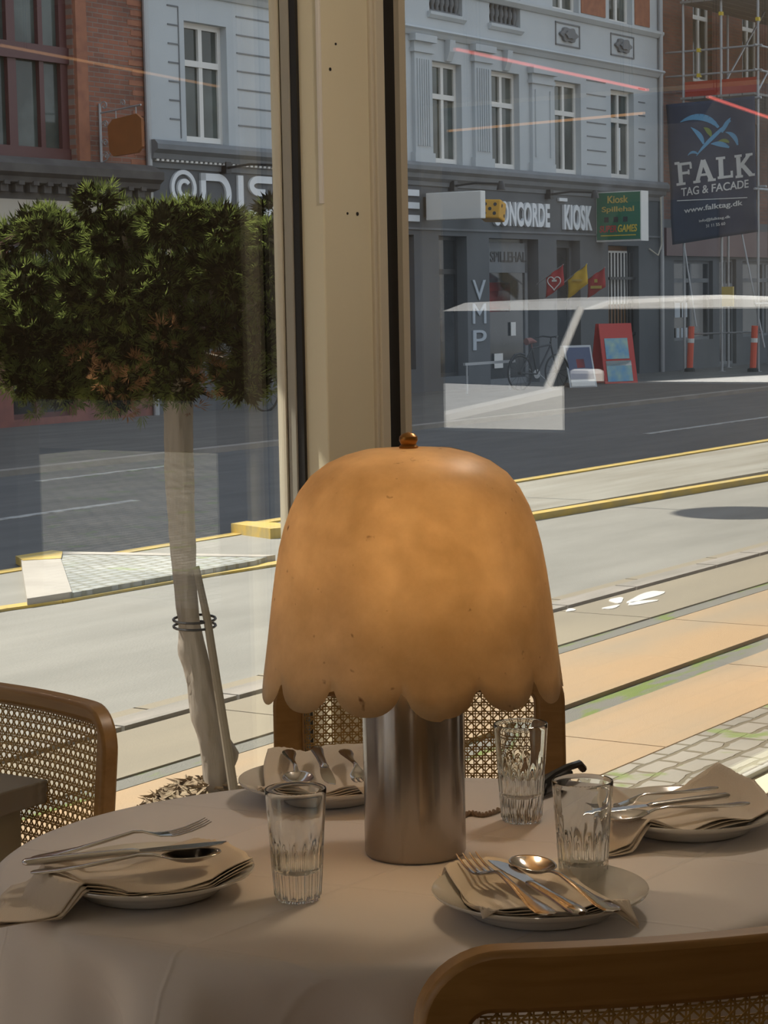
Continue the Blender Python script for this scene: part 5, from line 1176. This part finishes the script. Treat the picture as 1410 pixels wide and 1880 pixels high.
def chair(label, pitch=.0145, st_w=.046, top_w=.060):
    t_ = thing('dining_chair', label, 'chair', (0, 0, FL), group=None)
    Wd, Z0, Z1, RCo = .238, .40, .913, .075
    def bs(x, z):   # back surface: curved plan, slight recline; sitter faces +y
        return (x, -.030*(1-(x/Wd)**2)-(z-.45)*.10, z)
    # frame outline as a rounded arch, stiles run down to the legs
    def arch(hw, zt, rc_, z0, n=10):
        pts = [(-hw, z0), (-hw, (z0+zt)/2-.02)]
        pts += [(-hw+rc_-rc_*math.cos(a), zt-rc_+rc_*math.sin(a)) for a in [PI/2*k/n for k in range(n+1)]]
        m_ = 14; pts += [(-hw+rc_+(2*hw-2*rc_)*k/m_, zt) for k in range(1, m_)]
        pts += [(hw-rc_+rc_*math.sin(a), zt-rc_+rc_*math.cos(a)) for a in [PI/2*k/n for k in range(n+1)]]
        pts += [(hw, (z0+zt)/2-.02), (hw, z0)]; return pts
    def ring_mesh(outer, inner, dep0, dep1, bm_):
        n = len(outer); V = []
        for (x, z) in outer: q = bs(x, z); V.append((q[0], q[1]+dep0, q[2]))
        for (x, z) in inner: q = bs(x, z); V.append((q[0], q[1]+dep0, q[2]))
        for (x, z) in inner: q = bs(x, z); V.append((q[0], q[1]+dep1, q[2]))
        for (x, z) in outer: q = bs(x, z); V.append((q[0], q[1]+dep1, q[2]))
        Fc = [(a*n+i, a*n+i+1, ((a+1) % 4)*n+i+1, ((a+1) % 4)*n+i) for a in range(4) for i in range(n-1)]+[(0, n, 2*n, 3*n), (n-1, 4*n-1, 3*n-1, 2*n-1)]
        bm_.add(V, Fc)
    outer = arch(Wd, Z1, RCo, .46); inner = arch(Wd-st_w, Z1-top_w, .018, .46)
    mb = MB(); ring_mesh(outer, inner, -.016, .016, mb); mb.build('back_frame', 'chair_wood_rail', t_, bevel=.006, smooth=True, sangle=50)
    mb = MB(); V = []
    for i in range(13):
        x = -Wd+st_w-.004+(2*(Wd-st_w)+.008)*i/12
        for (dy, z) in ((-.012, .475), (.012, .475), (.012, .53), (-.012, .53)): q = bs(x, z); V.append((q[0], q[1]+dy, q[2]))
    mb.add(V, [(i*4+k, i*4+(k+1) % 4, (i+1)*4+(k+1) % 4, (i+1)*4+k) for i in range(12) for k in range(4)]+[(0, 1, 2, 3), (48, 49, 50, 51)]); mb.build('lower_rail', 'chair_wood_rail', t_, bevel=.004)
    # beading around the cane
    bead = arch(Wd-st_w-.001, Z1-top_w-.001, .017, .53); mb = MB(); mb.tube([tuple(np.array(bs(x, z))+np.array((0, .008, 0))) for x, z in bead], .0035, 6); mb.build('beading', 'chair_wood', t_, smooth=True)
    mb = MB(); cane_panel(mb, -Wd+st_w-.001, Wd-st_w+.001, .525, Z1-top_w+.001, .017, bs, pitch); mb.build('cane_back', 'cane', t_, recalc=True)
    for sg in (-1, 1):
        q = bs(sg*(Wd-.022), .46); mb = MB(); mb.tube([(q[0], q[1], .47), (q[0], q[1]-.0, .33), (q[0], q[1]-.05, FL)], [.023, .022, .015], 12); mb.build('leg', 'chair_wood', t_, smooth=True)
        mb = MB(); mb.tube([(sg*.20, .44, .34), (sg*.205, .45, FL)], [.021, .014], 12); mb.build('leg', 'chair_wood', t_, smooth=True)
    mb = MB(); mb.box(-.225, .225, -.01, .035, .325, .365); mb.box(-.225, .225, .43, .475, .325, .365); mb.box(-.225, -.18, .035, .43, .325, .365); mb.box(.18, .225, .035, .43, .325, .365); mb.build('seat_frame', 'chair_wood', t_, bevel=.006)
    mb = MB(); mb.box(-.182, .182, .033, .432, .355, .362); mb.build('seat', 'cane', t_)
    return t_
ch1 = chair('near wooden chair seen from behind, its cane back pushed up to the table front')
ch1.location = (.246, 1.95, FL); ch1.rotation_euler = (0, 0, math.radians(11))
ch2 = dup(ch1); ch2['label'] = 'wooden cane-back chair standing behind the lamp, facing the viewer'; ch2.location = (.052, 3.385, FL); ch2.rotation_euler = (0, 0, PI+.02)
ch3 = chair('x', .0140, .027, .026); ch3['label'] = 'thin-framed wooden cane-back chair at the left edge behind the grey table'; ch3.scale = (1, 1, .978); ch3.location = (-.618, 3.28, FL); ch3.rotation_euler = (0, 0, math.radians(137))

# neighbouring table, its corner at the left edge
nt_ = thing('side_table', 'small grey square table, only its corner showing at the left edge', 'table', (-.9, 3.0, FL), rz=0)
cs = MS.inverted() @ Vector((-.536, 3.29, 0)); M_ = MS
mb = MB(); mb.box(cs.x-.7, cs.x, cs.y, cs.y+.6, .715, .752, M_); mb.build('tabletop', 'grey_tabletop', nt_, bevel=.003)
mb = MB(); mb.box(cs.x-.66, cs.x-.035, cs.y+.035, cs.y+.06, .64, .715, M_); mb.box(cs.x-.06, cs.x-.035, cs.y+.035, cs.y+.56, .64, .715, M_); mb.build('apron', 'table_leg_paint', nt_)
for (a, b) in [(cs.x-.09, cs.y+.03), (cs.x-.68, cs.y+.03), (cs.x-.09, cs.y+.52), (cs.x-.68, cs.y+.52)]:
    mb = MB(); mb.box(a, a+.055, b, b+.055, FL, .715, M_); mb.build('leg', 'table_leg_paint', nt_)
